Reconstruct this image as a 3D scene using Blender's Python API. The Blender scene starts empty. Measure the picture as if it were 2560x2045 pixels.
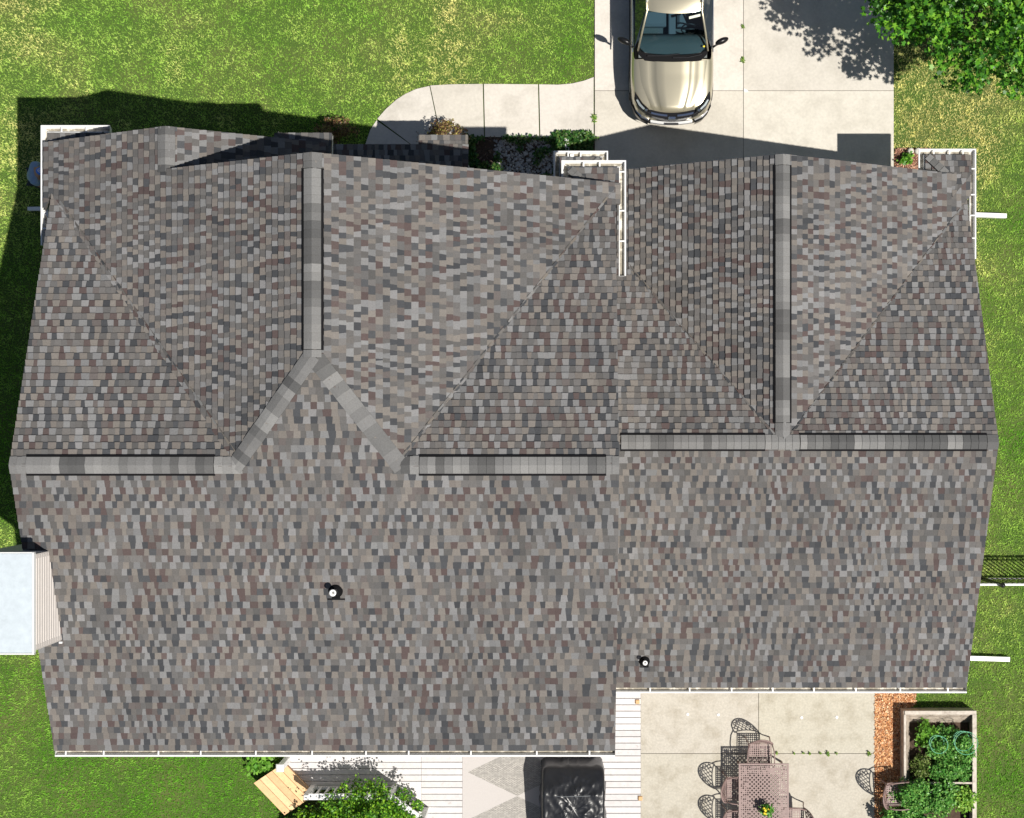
import bpy, math, random
import numpy as np
from mathutils import Vector, Matrix
R = math.radians
C = bpy.context.scene.collection
S = bpy.context.scene
# ------------------------------------------------------------------ camera
H, F = 32.2, 3600.0            # camera height, focal length in photo pixels
CX, CY = 1424.0, 1100.0        # foot point of the camera in the 2560x2045 photo
cd = bpy.data.cameras.new('camera'); cam = bpy.data.objects.new('camera', cd); C.objects.link(cam)
cam.location = (0, 0, H); cam.rotation_euler = (0, 0, 0)
cd.sensor_width = 36; cd.lens = F/2560*36; cd.clip_end = 2000
cd.shift_x = -(CX-1280)/2560; cd.shift_y = (CY-1022.5)/2560
S.camera = cam
# ------------------------------------------------------------------ light
SV = Vector((.465, -.335, 1.0)).normalized()     # towards the sun
el = math.asin(SV.z); az = math.atan2(SV.x, SV.y)
w = bpy.data.worlds.new('World'); S.world = w; w.use_nodes = True
nt = w.node_tree; bg = nt.nodes['Background']; sk = nt.nodes.new('ShaderNodeTexSky')
sk.sky_type = 'NISHITA'; sk.sun_disc = False; sk.sun_elevation = el; sk.sun_rotation = az
nt.links.new(sk.outputs[0], bg.inputs[0]); bg.inputs[1].default_value = 0.05
sl = bpy.data.lights.new('sun', 'SUN'); sl.energy = 5.0; sl.angle = R(.5); sl.color = (1, .955, .88)
so = bpy.data.objects.new('sun', sl); C.objects.link(so)
so.rotation_euler = SV.to_track_quat('Z', 'Y').to_euler()
S.view_settings.view_transform = 'Standard'; S.view_settings.look = 'None'
S.view_settings.exposure = 0.2; S.view_settings.gamma = 1
S.cycles.max_bounces = 6; S.cycles.transparent_max_bounces = 8

def G(px, py, z=0.0):
    """photo pixel at height z -> world X, Y"""
    k = (H-z)/F
    return ((px-CX)*k, (CY-py)*k)
def G3(px, py, z=0.0):
    x, y = G(px, py, z); return (x, y, z)

# ------------------------------------------------------------------ helpers
class MB:
    def __init__(s): s.v = []; s.f = []; s.c = []; s.col = False
    def face(s, pts, c=None):
        n = len(s.v); s.v.extend([tuple(p) for p in pts]); s.f.append(tuple(range(n, n+len(pts))))
        s.c.append(c or (1, 1, 1)); s.col = s.col or c is not None
    def add(s, vs, fs, c=None):
        n = len(s.v); s.v.extend([tuple(p) for p in vs])
        for f in fs:
            s.f.append(tuple(n+i for i in f)); s.c.append(c or (1, 1, 1))
        s.col = s.col or c is not None
    def box(s, x0, y0, z0, x1, y1, z1, c=None, M=None):
        vs = [Vector((x, y, z)) for z in (z0, z1) for y in (y0, y1) for x in (x0, x1)]
        if M is not None: vs = [M @ v for v in vs]
        s.add(vs, [(0, 2, 3, 1), (4, 5, 7, 6), (0, 1, 5, 4), (2, 6, 7, 3), (0, 4, 6, 2), (1, 3, 7, 5)], c)
    def cham(s, x0, y0, z0, x1, y1, z1, b=.01, c=None, M=None):
        """box with a chamfered top edge"""
        r0 = [(x0, y0), (x1, y0), (x1, y1), (x0, y1)]
        r1 = [(x0+b, y0+b), (x1-b, y0+b), (x1-b, y1-b), (x0+b, y1-b)]
        vs = [(x, y, z0) for x, y in r0]+[(x, y, z1-b) for x, y in r0]+[(x, y, z1) for x, y in r1]
        if M is not None: vs = [M @ Vector(v) for v in vs]
        fs = [(3, 2, 1, 0), (8, 9, 10, 11)]
        for k in (0, 4):
            for i in range(4):
                j = (i+1) % 4; fs.append((k+i, k+j, k+4+j, k+4+i))
        s.add(vs, fs, c)
    def prism(s, poly, z0, z1, c=None):
        n = len(poly)
        vs = [(p[0], p[1], z0) for p in poly]+[(p[0], p[1], z1) for p in poly]
        fs = [tuple(range(n-1, -1, -1)), tuple(range(n, 2*n))]
        fs += [(i, (i+1) % n, n+(i+1) % n, n+i) for i in range(n)]
        s.add(vs, fs, c)
    def tube(s, pts, r, n=6, c=None, closed=False):
        pts = [Vector(p) for p in pts]; m = len(pts)
        rr = r if isinstance(r, (list, tuple)) else [r]*m
        vs = []; prev = None
        for i, p in enumerate(pts):
            a = pts[(i-1) % m] if (closed or i > 0) else p
            b = pts[(i+1) % m] if (closed or i < m-1) else p
            t = (b-a).normalized()
            if prev is None: prev = t.orthogonal().normalized()
            prev = (prev-t*prev.dot(t)).normalized()
            q = t.cross(prev)
            for k in range(n):
                an = 2*math.pi*k/n
                vs.append(p+(prev*math.cos(an)+q*math.sin(an))*rr[i])
        fs = []
        for i in range(m if closed else m-1):
            j = (i+1) % m
            for k in range(n):
                fs.append((i*n+k, i*n+(k+1) % n, j*n+(k+1) % n, j*n+k))
        if not closed:
            fs.append(tuple(range(n-1, -1, -1))); fs.append(tuple((m-1)*n+k for k in range(n)))
        s.add(vs, fs, c)
    def lathe(s, prof, cx, cy, n=20, c=None, M=None):
        vs = []
        for r, z in prof:
            for k in range(n):
                a = 2*math.pi*k/n; vs.append(Vector((cx+r*math.cos(a), cy+r*math.sin(a), z)))
        if M is not None: vs = [M @ v for v in vs]
        fs = []
        for i in range(len(prof)-1):
            for k in range(n):
                fs.append((i*n+k, i*n+(k+1) % n, (i+1)*n+(k+1) % n, (i+1)*n+k))
        fs.append(tuple(range(n-1, -1, -1))); fs.append(tuple((len(prof)-1)*n+k for k in range(n)))
        s.add(vs, fs, c)
    def build(s, name, mat, parent=None, smooth=False):
        me = bpy.data.meshes.new(name); me.from_pydata(s.v, [], s.f); me.update()
        if s.col: setcol(me, s.c)
        if mat: me.materials.append(mat)
        if smooth: me.polygons.foreach_set('use_smooth', [True]*len(me.polygons))
        o = bpy.data.objects.new(name, me); C.objects.link(o)
        if parent: o.parent = parent; o.matrix_parent_inverse = parent.matrix_world.inverted()
        return o
def setcol(me, cols):
    at = me.color_attributes.new(name='Col', type='FLOAT_COLOR', domain='CORNER')
    ls = np.empty(len(me.polygons), dtype=np.int32); me.polygons.foreach_get('loop_total', ls)
    a = np.ones((len(cols), 4), dtype=np.float32); a[:, :3] = np.array(cols, dtype=np.float32)
    at.data.foreach_set('color', np.repeat(a, ls, axis=0).ravel())
def tri_mesh(name, V, cols, k, mat, parent=None):
    """V (n,k,3) polygons of k corners, cols (n,3)"""
    n = V.shape[0]; me = bpy.data.meshes.new(name)
    me.vertices.add(n*k); me.vertices.foreach_set('co', V.astype(np.float32).ravel())
    me.loops.add(n*k); me.loops.foreach_set('vertex_index', np.arange(n*k, dtype=np.int32))
    me.polygons.add(n); me.polygons.foreach_set('loop_start', np.arange(0, n*k, k, dtype=np.int32))
    me.polygons.foreach_set('loop_total', np.full(n, k, dtype=np.int32))
    me.update(calc_edges=True)
    at = me.color_attributes.new(name='Col', type='FLOAT_COLOR', domain='CORNER')
    a = np.ones((n, 4), dtype=np.float32); a[:, :3] = cols
    at.data.foreach_set('color', np.repeat(a, k, axis=0).ravel())
    me.materials.append(mat)
    o = bpy.data.objects.new(name, me); C.objects.link(o)
    if parent: o.parent = parent; o.matrix_parent_inverse = parent.matrix_world.inverted()
    return o
def tag(o, label=None, cat=None, group=None, kind=None):
    if label: o['label'] = label
    if cat: o['category'] = cat
    if group: o['group'] = group
    if kind: o['kind'] = kind
    return o
def thing(name, label, cat, loc=(0, 0, 0), rz=0, group=None):
    o = bpy.data.objects.new(name, None); C.objects.link(o); o.location = loc; o.rotation_euler = (0, 0, rz)
    o.empty_display_size = .2
    bpy.context.view_layer.update()
    return tag(o, label, cat, group)
def local(o, parent):
    """parent a mesh whose coordinates are already in the parent's frame"""
    o.parent = parent; o.matrix_parent_inverse = Matrix(); return o
def copy_tree(o, parent=None):
    c = o.copy(); C.objects.link(c)
    if parent: c.parent = parent
    for ch in list(o.children): copy_tree(ch, c)
    return c

# ------------------------------------------------------------------ materials
def mat(name, col=(.5, .5, .5), rough=.6, metal=0, var=.0, vscale=8, bump=0, bscale=60, att=False,
        spec=.5, col2=None, c2scale=1.5, c2lo=.45, c2hi=.65, trans=0, coat=0, detail=6, tint=False):
    m = bpy.data.materials.new(name); m.use_nodes = True; n = m.node_tree.nodes; l = m.node_tree.links
    b = n['Principled BSDF']
    b.inputs['Roughness'].default_value = rough; b.inputs['Metallic'].default_value = metal
    b.inputs['Specular IOR Level'].default_value = spec
    if coat: b.inputs['Coat Weight'].default_value = coat; b.inputs['Coat Roughness'].default_value = .08
    tc = n.new('ShaderNodeTexCoord'); src = tc.outputs['Object']
    if att:
        a = n.new('ShaderNodeAttribute'); a.attribute_name = 'Col'; out = a.outputs['Color']
    else:
        rgb = n.new('ShaderNodeRGB'); rgb.outputs[0].default_value = (*col, 1); out = rgb.outputs[0]
    if col2:
        t = n.new('ShaderNodeTexNoise'); t.inputs['Scale'].default_value = c2scale; t.inputs['Detail'].default_value = detail
        t.inputs['Roughness'].default_value = .65
        l.new(src, t.inputs['Vector'])
        r = n.new('ShaderNodeMapRange'); r.inputs[1].default_value = c2lo; r.inputs[2].default_value = c2hi
        l.new(t.outputs[0], r.inputs[0])
        mx = n.new('ShaderNodeMix'); mx.data_type = 'RGBA'; l.new(r.outputs[0], mx.inputs[0])
        l.new(out, mx.inputs[6]); mx.inputs[7].default_value = (*col2, 1); out = mx.outputs[2]
    if tint:
        a = n.new('ShaderNodeAttribute'); a.attribute_name = 'Col'; mt_ = n.new('ShaderNodeMix'); mt_.data_type = 'RGBA'; mt_.blend_type = 'MULTIPLY'; mt_.inputs[0].default_value = 1
        l.new(out, mt_.inputs[6]); l.new(a.outputs['Color'], mt_.inputs[7]); out = mt_.outputs[2]
    if var:
        t = n.new('ShaderNodeTexNoise'); t.inputs['Scale'].default_value = vscale; t.inputs['Detail'].default_value = 8
        t.inputs['Roughness'].default_value = .7
        l.new(src, t.inputs['Vector'])
        r = n.new('ShaderNodeMapRange'); r.inputs[1].default_value = .3; r.inputs[2].default_value = .7
        r.inputs[3].default_value = 1-var; r.inputs[4].default_value = 1+var
        l.new(t.outputs[0], r.inputs[0])
        mx = n.new('ShaderNodeVectorMath'); mx.operation = 'SCALE'
        l.new(out, mx.inputs[0]); l.new(r.outputs[0], mx.inputs['Scale']); out = mx.outputs[0]
    l.new(out, b.inputs['Base Color'])
    if bump:
        t = n.new('ShaderNodeTexNoise'); t.inputs['Scale'].default_value = bscale; t.inputs['Detail'].default_value = 4
        l.new(src, t.inputs['Vector'])
        bp = n.new('ShaderNodeBump'); bp.inputs['Strength'].default_value = bump; bp.inputs['Distance'].default_value = .01
        l.new(t.outputs[0], bp.inputs['Height']); l.new(bp.outputs[0], b.inputs['Normal'])
    if trans:
        tr = n.new('ShaderNodeBsdfTranslucent'); l.new(out, tr.inputs[0])
        ms = n.new('ShaderNodeMixShader'); ms.inputs[0].default_value = trans
        l.new(b.outputs[0], ms.inputs[1]); l.new(tr.outputs[0], ms.inputs[2])
        l.new(ms.outputs[0], n['Material Output'].inputs[0])
    return m
M_shingle = mat('asphalt_shingle', rough=.9, att=True, var=.16, vscale=45, bump=.25, bscale=150, spec=.2)
M_deckrf = mat('roof_edge', (.09, .085, .08), .8)
M_black = mat('vent_black', (.009, .009, .010), .75, spec=.08)
M_gloss = mat('gloss_black', (.010, .010, .011), .3, spec=.3)
M_white = mat('white_metal', (.74, .74, .73), .35, var=.04)
M_trough = mat('trough_toning', (.30, .27, .215), .9, var=.4, vscale=12, col2=(.62, .58, .50), c2scale=5, c2lo=.5, c2hi=.6)  # mottled tan that darkens the overbright sunlit gutter floor
M_cream = mat('cream_siding', (.66, .605, .565), .5, var=.05)
M_conc = mat('driveway_concrete', (.60, .565, .51), .9, var=.07, vscale=6, bump=.15, bscale=90, col2=(.46, .43, .38), c2scale=1.1, c2lo=.48, c2hi=.75)
M_patio = mat('patio_concrete', (.50, .47, .405), .9, var=.14, vscale=22, bump=.2, bscale=90, col2=(.36, .325, .26), c2scale=2.2, c2lo=.48, c2hi=.78)
M_slab = mat('slab_concrete', (.60, .565, .51), .9, var=.09, vscale=16, bump=.15, bscale=90, col2=(.45, .42, .37), c2scale=1.1, c2lo=.46, c2hi=.78, tint=True)
M_pslab = mat('patio_slab', (.49, .46, .395), .9, var=.15, vscale=22, bump=.2, bscale=90, col2=(.34, .305, .24), c2scale=2.2, c2lo=.47, c2hi=.78, tint=True)
M_joint = mat('joint_dark', (.13, .11, .09), .95)
M_soil = mat('soil', (.07, .045, .03), .95, var=.4, vscale=14)
M_turf = mat('turf', (.06, .11, .015), .95, var=.35, vscale=25, col2=(.10, .12, .03), c2scale=.6)
M_blade = mat('grass_blade', rough=.7, att=True, spec=.15, trans=.25)
M_leaf = mat('leaf', rough=.42, att=True, spec=.45, trans=.22)
M_bark = mat('bark', (.09, .07, .05), .9, var=.3, vscale=20)
M_chip = mat('wood_chip', rough=.85, att=True)
M_iron = mat('cast_metal', (.26, .18, .165), .5, var=.15, vscale=30, spec=.4)
M_fence = mat('fence_black', (.012, .012, .013), .4)
M_wood = mat('weathered_wood', (.42, .355, .29), .85, var=.35, vscale=9, bump=.4, bscale=25, col2=(.16, .12, .09), c2scale=7, c2lo=.5, c2hi=.72)
M_pine = mat('new_pine', rough=.65, att=True, var=.12, vscale=12)
M_deck = mat('whitewashed_deck', rough=.75, att=True, var=.09, vscale=10, col2=(.34, .29, .26), c2scale=7, c2lo=.62, c2hi=.80)
M_green = mat('cage_green', (.10, .45, .25), .5)
M_galv = mat('chimney_sheet', (.50, .56, .60), .5, metal=.0, var=.1, vscale=7, bump=.1, bscale=20)
M_shirt = mat('blue_shirt', (.26, .36, .50), .85, var=.15)
M_skin = mat('skin', (.45, .26, .18), .55)
M_pants = mat('dark_trousers', (.03, .035, .05), .85)
M_cap = mat('blue_cap', (.06, .2, .75), .7)
M_logo = mat('cap_emblem_white', (.8, .8, .85), .6)
M_rubber = mat('tyre', (.02, .02, .02), .8)
M_paint = mat('champagne_paint', (.47, .43, .32), .28, metal=.62, coat=.8)
M_paintd = mat('black_plastic', (.02, .02, .022), .45)
M_chrome = mat('chrome', (.8, .8, .82), .12, metal=1)
M_silver = mat('silver_trim', (.75, .75, .74), .3, metal=.3)
M_lamp = mat('headlamp', (.55, .62, .66), .08, metal=.3, coat=1)
M_dash = mat('dashboard', (.11, .125, .12), .6)
M_seat = mat('car_seat', (.16, .18, .19), .7)
M_window = mat('window_glass', (.03, .04, .05), .05)
M_yel = mat('yellow', (.75, .6, .03), .6)
M_glass = bpy.data.materials.new('car_glass'); M_glass.use_nodes = True
_n = M_glass.node_tree.nodes; _l = M_glass.node_tree.links; _n.clear()
_o = _n.new('ShaderNodeOutputMaterial'); _t = _n.new('ShaderNodeBsdfTransparent'); _t.inputs[0].default_value = (.44, .60, .68, 1)
_g = _n.new('ShaderNodeBsdfGlossy'); _g.inputs['Roughness'].default_value = .03
_fr = _n.new('ShaderNodeFresnel'); _fr.inputs[0].default_value = 1.5; _m = _n.new('ShaderNodeMixShader')
_l.new(_fr.outputs[0], _m.inputs[0]); _l.new(_t.outputs[0], _m.inputs[1]); _l.new(_g.outputs[0], _m.inputs[2]); _l.new(_m.outputs[0], _o.inputs[0])

# ------------------------------------------------------------------ noise
_T = {}
def vnoise(x, y, sc, seed):
    if seed not in _T: _T[seed] = np.random.RandomState(seed).rand(256, 256)
    T = _T[seed]
    fx = np.asarray(x)/sc+1000; fy = np.asarray(y)/sc+1000
    ix = np.floor(fx).astype(int); iy = np.floor(fy).astype(int); tx = fx-ix; ty = fy-iy
    tx = tx*tx*(3-2*tx); ty = ty*ty*(3-2*ty)
    g = lambda a, b: T[a % 256, b % 256]
    return (g(ix, iy)*(1-tx)+g(ix+1, iy)*tx)*(1-ty)+(g(ix, iy+1)*(1-tx)+g(ix+1, iy+1)*tx)*ty
def inpoly(x, y, poly):
    r = np.zeros(np.shape(x), bool); n = len(poly)
    for i in range(n):
        x0, y0 = poly[i]; x1, y1 = poly[(i+1) % n]
        if y0 == y1: continue
        c = ((y0 > y) != (y1 > y)) & (x < (x1-x0)*(y-y0)/(y1-y0)+x0)
        r ^= c
    return r

# ================================================================== GROUND
big = 400
mb = MB(); mb.face([(-big, -big, 0), (big, -big, 0), (big, big, 0), (-big, big, 0)])
tag(mb.build('ground', M_turf), kind='structure')
# --- driveway and walk
DX0, DX1 = G(1486, 0)[0], G(2233, 0)[0]
jx = G(1858, 0)[0]; jy = G(0, 228)[1]
drive = [(DX0, 4.9), (DX1, 4.9), (DX1, 22), (DX0, 22)]
def slabs(name, polys, z, mt, label=None):
    mb = MB(); rq = random.Random(len(polys)*7+1)
    for p in polys:
        b = rq.uniform(.93, 1.03); mb.prism(p, -.05, z, (b, b*rq.uniform(.985, 1.0), b*rq.uniform(.96, 1.0)))
    return tag(mb.build(name, mt), kind='structure')
g = .006
ycuts = [4.9, G(0, 228)[1], G(0, -150)[1], G(0, -600)[1], 22]
polys = []
for a, b in zip(ycuts[:-1], ycuts[1:]):
    for u, v in ((DX0+.01, jx-g), (jx+g, DX1)):
        polys.append([(u, a+g), (v, a+g), (v, b-g), (u, b-g)])
slabs('driveway', polys, .05, M_slab)
mb = MB(); mb.prism([(DX0+.004, 4.9), (DX1-.01, 4.9), (DX1-.01, 22), (DX0+.004, 22)], -.06, .032)
tag(mb.build('driveway_joints', M_joint), kind='structure')
# walk: outer curve left end
def P(l): return [G(a, b) for a, b in l]
w1 = [(908, 420), (914, 360), (925, 325), (940, 300), (963, 272), (990, 250), (1014, 236), (1040, 224), (1072, 217)]
walkp = [P([(1092, 302), (1090, 312), (1042, 372), (1000, 340), (944, 298), (965, 274), (992, 250), (1014, 236), (1040, 224), (1074, 216)]),
         P([(942, 302), (1040, 372), (1040, 470), (905, 470), (908, 400), (914, 362), (926, 326)]),
         P([(1076, 215), (1130, 212), (1207, 211), (1210, 343), (1098, 340), (1095, 305)]),
         P([(1210, 211), (1345, 212), (1348, 345), (1213, 343)]),
         P([(1348, 212), (1395, 213), (1430, 210), (1460, 203), (1484, 194), (1484, 345), (1351, 345)])]
slabs('walkway', walkp, .045, M_slab)
# --- planting bed in front of porch
bed = P([(1040, 330), (1210, 341), (1490, 347), (1490, 470), (1040, 470)])
mb = MB(); mb.prism(bed, -.03, .02); tag(mb.build('planting_bed', M_soil), kind='structure')
bed2 = P([(2236, 372), (2330, 372), (2330, 470), (2236, 470)])
mb = MB(); mb.prism(bed2, -.03, .03); tag(mb.build('mulch_bed', M_soil), kind='structure')
# --- patio
PX0, PX1 = G(1602, 0)[0], G(2186, 0)[0]; PY1 = -4.72
pj = G(1896, 0)[0]; pjy = G(0, 1883)[1]
polys = []
for (u, v) in ((PX0, pj-g), (pj+g, PX1)):
    for (a, b) in ((pjy+g, PY1), (-12.5, pjy-g)):
        polys.append([(u, a), (v, a), (v, b), (u, b)])
slabs('patio', polys, .04, M_pslab)
mb = MB(); mb.prism([(PX0+.01, -12.4), (PX1-.01, -12.4), (PX1-.01, PY1), (PX0+.01, PY1)], -.06, .022)
tag(mb.build('patio_joints', M_joint), kind='structure')
mulch = [(PX1, -12), G(2292, 0)[0:1][0:1]+(-12,) if False else (G(2252, 0)[0], -12), (G(2252, 0)[0], G(0, 1775)[1]), (G(2288, 0)[0], G(0, 1760)[1]), (G(2288, 0)[0], PY1), (PX1, PY1)]
mb = MB(); mb.prism(mulch, -.03, .03); tag(mb.build('mulch_strip', M_soil), kind='structure')

# ================================================================== GRASS
rs = np.random.RandomState(7)
def scatter(n, x0, x1, y0, y1): return rs.uniform(x0, x1, n), rs.uniform(y0, y1, n)
N = 760000
gx, gy = scatter(N, -13.3, 10.8, -9.3, 10.6)
bad = (gx > DX0) & (gx < DX1) & (gy > 4.8)
for p in walkp: bad |= inpoly(gx, gy, p)
for p in (bed, bed2, mulch): bad |= inpoly(gx, gy, p)
bad |= inpoly(gx, gy, P([(908, 420), (914, 362), (926, 326), (944, 298), (965, 274), (992, 250), (1014, 236), (1040, 224), (1074, 216), (1130, 212), (1345, 212), (1430, 210), (1460, 203), (1484, 194), (1484, 460)]))
bad |= (gx > PX0-.05) & (gx < PX1) & (gy < PY1)
bad |= (gx > -9.0) & (gx < 7.7) & (gy < 4.95) & (gy > -5.2)
bad |= (gx > -6.25) & (gx < PX0) & (gy < -5)
bx0, bx1, by1 = G(2262, 0)[0], G(2432, 0)[0], G(0, 1782)[1]
bad |= (gx > bx0) & (gx < bx1) & (gy < by1)
# nibbled edges
gx, gy = gx[~bad], gy[~bad]; n = len(gx)
n1 = vnoise(gx, gy, 2.6, 1); n2 = vnoise(gx, gy, .55, 2); n3 = vnoise(gx, gy, .12, 3); n4 = vnoise(gx, gy, .05, 5)
dry = n1*.36+n2*.28+n3*.16+.10
# the strip right of the driveway is drier, the back lawn greener
dry += .52*np.clip((gx-5.5)/2, 0, 1)*np.clip((gy-3.0)/3, 0, 1)*np.clip((10.3-gx)/1.2, 0, 1)
dry += .10*((gy > 5) & (gx < 1)) - .16*(gy < -5)*(gx < 2)
dry += .16*np.exp(-((gx+12.3)/1.2)**2)*(gy > 6)
dry += rs.normal(0, .06, n)
dry = np.clip((dry-.30)/.62, 0, 1)[:, None]
ga = np.array([.072, .190, .014]); gb = np.array([.190, .275, .055]); gc = np.array([.36, .34, .13])
col = np.where(dry < .6, ga+(gb-ga)*(dry/.6), gb+(gc-gb)*((dry-.6)/.4))
col = col*(.62+.42*n3+.38*n4)[:, None]*rs.uniform(.8, 1.2, (n, 1))*2.05
hgt = rs.uniform(.02, .055, n)*(.6+.8*n3); wd = rs.uniform(.006, .013, n)
ang = rs.uniform(0, 2*np.pi, n); lean = rs.uniform(.2, 1.3, n)
dx, dy = np.cos(ang), np.sin(ang)
V = np.zeros((n, 3, 3))
V[:, 0] = np.stack([gx-dy*wd, gy+dx*wd, np.zeros(n)], 1); V[:, 1] = np.stack([gx+dy*wd, gy-dx*wd, np.zeros(n)], 1)
V[:, 2] = np.stack([gx+dx*hgt*lean, gy+dy*hgt*lean, hgt], 1)
tag(tri_mesh('grass', V, col, 3, M_blade), 'short mown lawn grass around the house, green with dry yellow patches', 'grass', kind='stuff')

# ================================================================== FOLIAGE
LEAF4 = np.array([[0, 0], [.5, .38], [1, 0], [.5, -.38]])
def star(nl=5, inner=.45):
    pts = []
    for i in range(nl):
        a = -math.pi*.8+1.6*math.pi*i/(nl-1); L = 1-.25*abs(i-(nl-1)/2)/((nl-1)/2)
        pts.append((math.cos(a)*L, math.sin(a)*L))
        if i < nl-1:
            b = a+.8*math.pi/(nl-1); pts.append((math.cos(b)*inner, math.sin(b)*inner))
    return np.array(pts)*.6
MAPLE = star(5, .38)
def leaves(name, pos, size, cols, shape, mt, tilt=.6, parent=None, seed=0, up=None):
    r = np.random.RandomState(seed); n = len(pos); k = len(shape)
    a = r.uniform(0, 2*np.pi, n)
    nz = np.stack([r.normal(0, tilt, n), r.normal(0, tilt, n), np.ones(n)], 1)
    if up is not None: nz = nz+up
    nz /= np.linalg.norm(nz, axis=1)[:, None]
    t = np.stack([np.cos(a), np.sin(a), np.zeros(n)], 1); t -= nz*np.sum(t*nz, 1)[:, None]; t /= np.linalg.norm(t, axis=1)[:, None]
    b = np.cross(nz, t)
    sz = (size*r.uniform(.6, 1.25, n))[:, None, None]
    V = pos[:, None, :]+sz*(shape[None, :, 0:1]*t[:, None, :]+shape[None, :, 1:2]*b[:, None, :])
    V += nz[:, None, :]*(sz*.12)*(np.abs(shape[None, :, 1:2]))    # gentle cupping
    return tri_mesh(name, V, cols, k, mt, parent)
def mixcol(n, seed, *cs, jit=.25):
    r = np.random.RandomState(seed); cs = np.array(cs); i = r.randint(0, len(cs), n)
    return cs[i]*r.uniform(1-jit, 1+jit, (n, 1))
def blob(n, c, rad, seed, shell=.75, clumps=0, cr=.3):
    """points in an uneven ellipsoid, gathered in clumps"""
    r = np.random.RandomState(seed); c = np.array(c); rad = np.array(rad)
    if clumps:
        d = r.normal(0, 1, (clumps, 3)); d /= np.linalg.norm(d, axis=1)[:, None]
        cc = c+d*rad*(r.uniform(shell, 1, (clumps, 1)))
        ii = r.randint(0, clumps, n)
        e = r.normal(0, 1, (n, 3)); e /= np.linalg.norm(e, axis=1)[:, None]
        return cc[ii]+e*cr*r.uniform(.2, 1, (n, 1))**.6*np.array([1, 1, .7])*r.uniform(.7, 1.3, (clumps, 1))[ii]
    d = r.normal(0, 1, (n, 3)); d /= np.linalg.norm(d, axis=1)[:, None]
    return c+d*rad*r.uniform(shell, 1, (n, 1))

# --- maple at the driveway
tx, ty = 8.75, 9.75
t = thing('maple_tree', 'leafy green maple tree beside the driveway, casting shade on the concrete', 'tree', (tx, ty, 0))
mb = MB(); mb.tube([(tx, ty, -.1), (tx+.05, ty, 1.0), (tx-.03, ty+.05, 2.4), (tx, ty, 4.6)], [.17, .13, .10, .03], 10)
rr = random.Random(3)
for k in range(14):
    a = k*2.4; z = 1.5+.2*k; L = 2.3-.08*k
    p = Vector((tx, ty, z)); q = p+Vector((math.cos(a)*L*.5, math.sin(a)*L*.5, .5)); e = p+Vector((math.cos(a)*L, math.sin(a)*L, .8))
    mb.tube([p, q, e], [.05, .035, .012], 6)
mb.build('trunk', M_bark, t, True)
pos = blob(30000, (tx, ty, 3.7), (2.8, 2.8, 2.1), 11, .55, 260, .42)
pos = pos[(pos[:, 2] > 1.5)]
# flatten underside, irregular outline
leaves('crown', pos, .125, mixcol(len(pos), 4, (.06, .21, .015), (.10, .30, .02), (.20, .43, .035), (.035, .13, .015), jit=.4), MAPLE, M_leaf, .75, t, 5)
# --- shrub before the deck rail
sx, sy = G(925, 2058, .9)
t = thing('lilac_shrub', 'big green leafy shrub growing against the white deck railing', 'shrub', (sx, sy, 0))
mb = MB()
for k in range(12):
    a = k*.7; mb.tube([(sx, sy, 0), (sx+.35*math.cos(a), sy+.3*math.sin(a), .6), (sx+.9*math.cos(a), sy+.7*math.sin(a), 1.2)], [.025, .018, .006], 5)
mb.build('stem', M_bark, t)
pos = np.vstack([blob(19000, (sx, sy, .85), (1.14, .88, .98), 21, .5, 300, .18), blob(5500, (*G(800, 2075, .5), .5), (.85, .42, .5), 22, .4, 90, .15)])
# upright shoots along the crown
r2 = np.random.RandomState(5); sh = []
for k in range(90):
    a = r2.uniform(0, 2*np.pi); q = r2.uniform(.3, 1)
    bx, by = sx+1.1*q*math.cos(a), sy+.8*q*math.sin(a); hz = .95+.75*(1-q*q)
    dxs, dys = r2.normal(0, .18, 2)
    for j in range(14):
        f = j/13; sh.append((bx+dxs*f*1.4+r2.normal(0, .02), by+dys*f+.12*f+r2.normal(0, .02), hz+.38*f))
pos = np.vstack([pos, np.array(sh)]); pos = pos[pos[:, 2] > .05]
leaves('foliage', pos, .062, mixcol(len(pos), 6, (.08, .24, .015), (.15, .35, .02), (.26, .48, .03), (.045, .14, .012)), LEAF4, M_leaf, .9, t, 8)
def bush(name, label, cat, px, py, z, rad, n, size, cols, seed, clumps=25, cr=.12, group=None, spikes=0):
    x, y = G(px, py, z)
    t = thing(name, label, cat, (x, y, 0), group=group)
    mb = MB()
    for k in range(7):
        a = k*.9; mb.tube([(x, y, 0), (x+rad[0]*.5*math.cos(a), y+rad[1]*.5*math.sin(a), z*.8)], [.012, .004], 5)
    mb.build('stem', M_bark, t)
    pos = blob(n, (x, y, z), rad, seed, .4, clumps, cr); pos = pos[pos[:, 2] > .04]
    leaves('foliage', pos, size, mixcol(len(pos), seed, *cols), LEAF4, M_leaf, .9, t, seed)
    return t
brown = [(.22, .12, .06), (.30, .19, .09), (.14, .07, .04), (.27, .21, .08), (.09, .04, .03), (.10, .10, .03)]
bush('barberry_bush', 'brownish red barberry bush on the lawn left of the curved walk', 'bush', 835, 322, .5, (.50, .27, .40), 1900, .045, brown, 31)
bush('barberry_bush', 'brownish gold barberry bush beside the walk and right of the porch post', 'bush', 1118, 334, .5, (.46, .24, .40), 1900, .045, brown+[(.38, .33, .08)], 32)
gr = [(.08, .24, .02), (.13, .33, .03), (.2, .42, .05)]
bush('hosta', 'bright green leafy plant between the lawn and the deck steps', 'plant', 655, 1905, .25, (.33, .22, .2), 260, .13, gr+[(.2, .4, .07)], 33, 16, .12)
bush('day_lily', 'small bright green plant in the mulch at the garage corner', 'plant', 2268, 398, .18, (.17, .14, .14), 200, .08, gr, 34, 10, .06)
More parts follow.
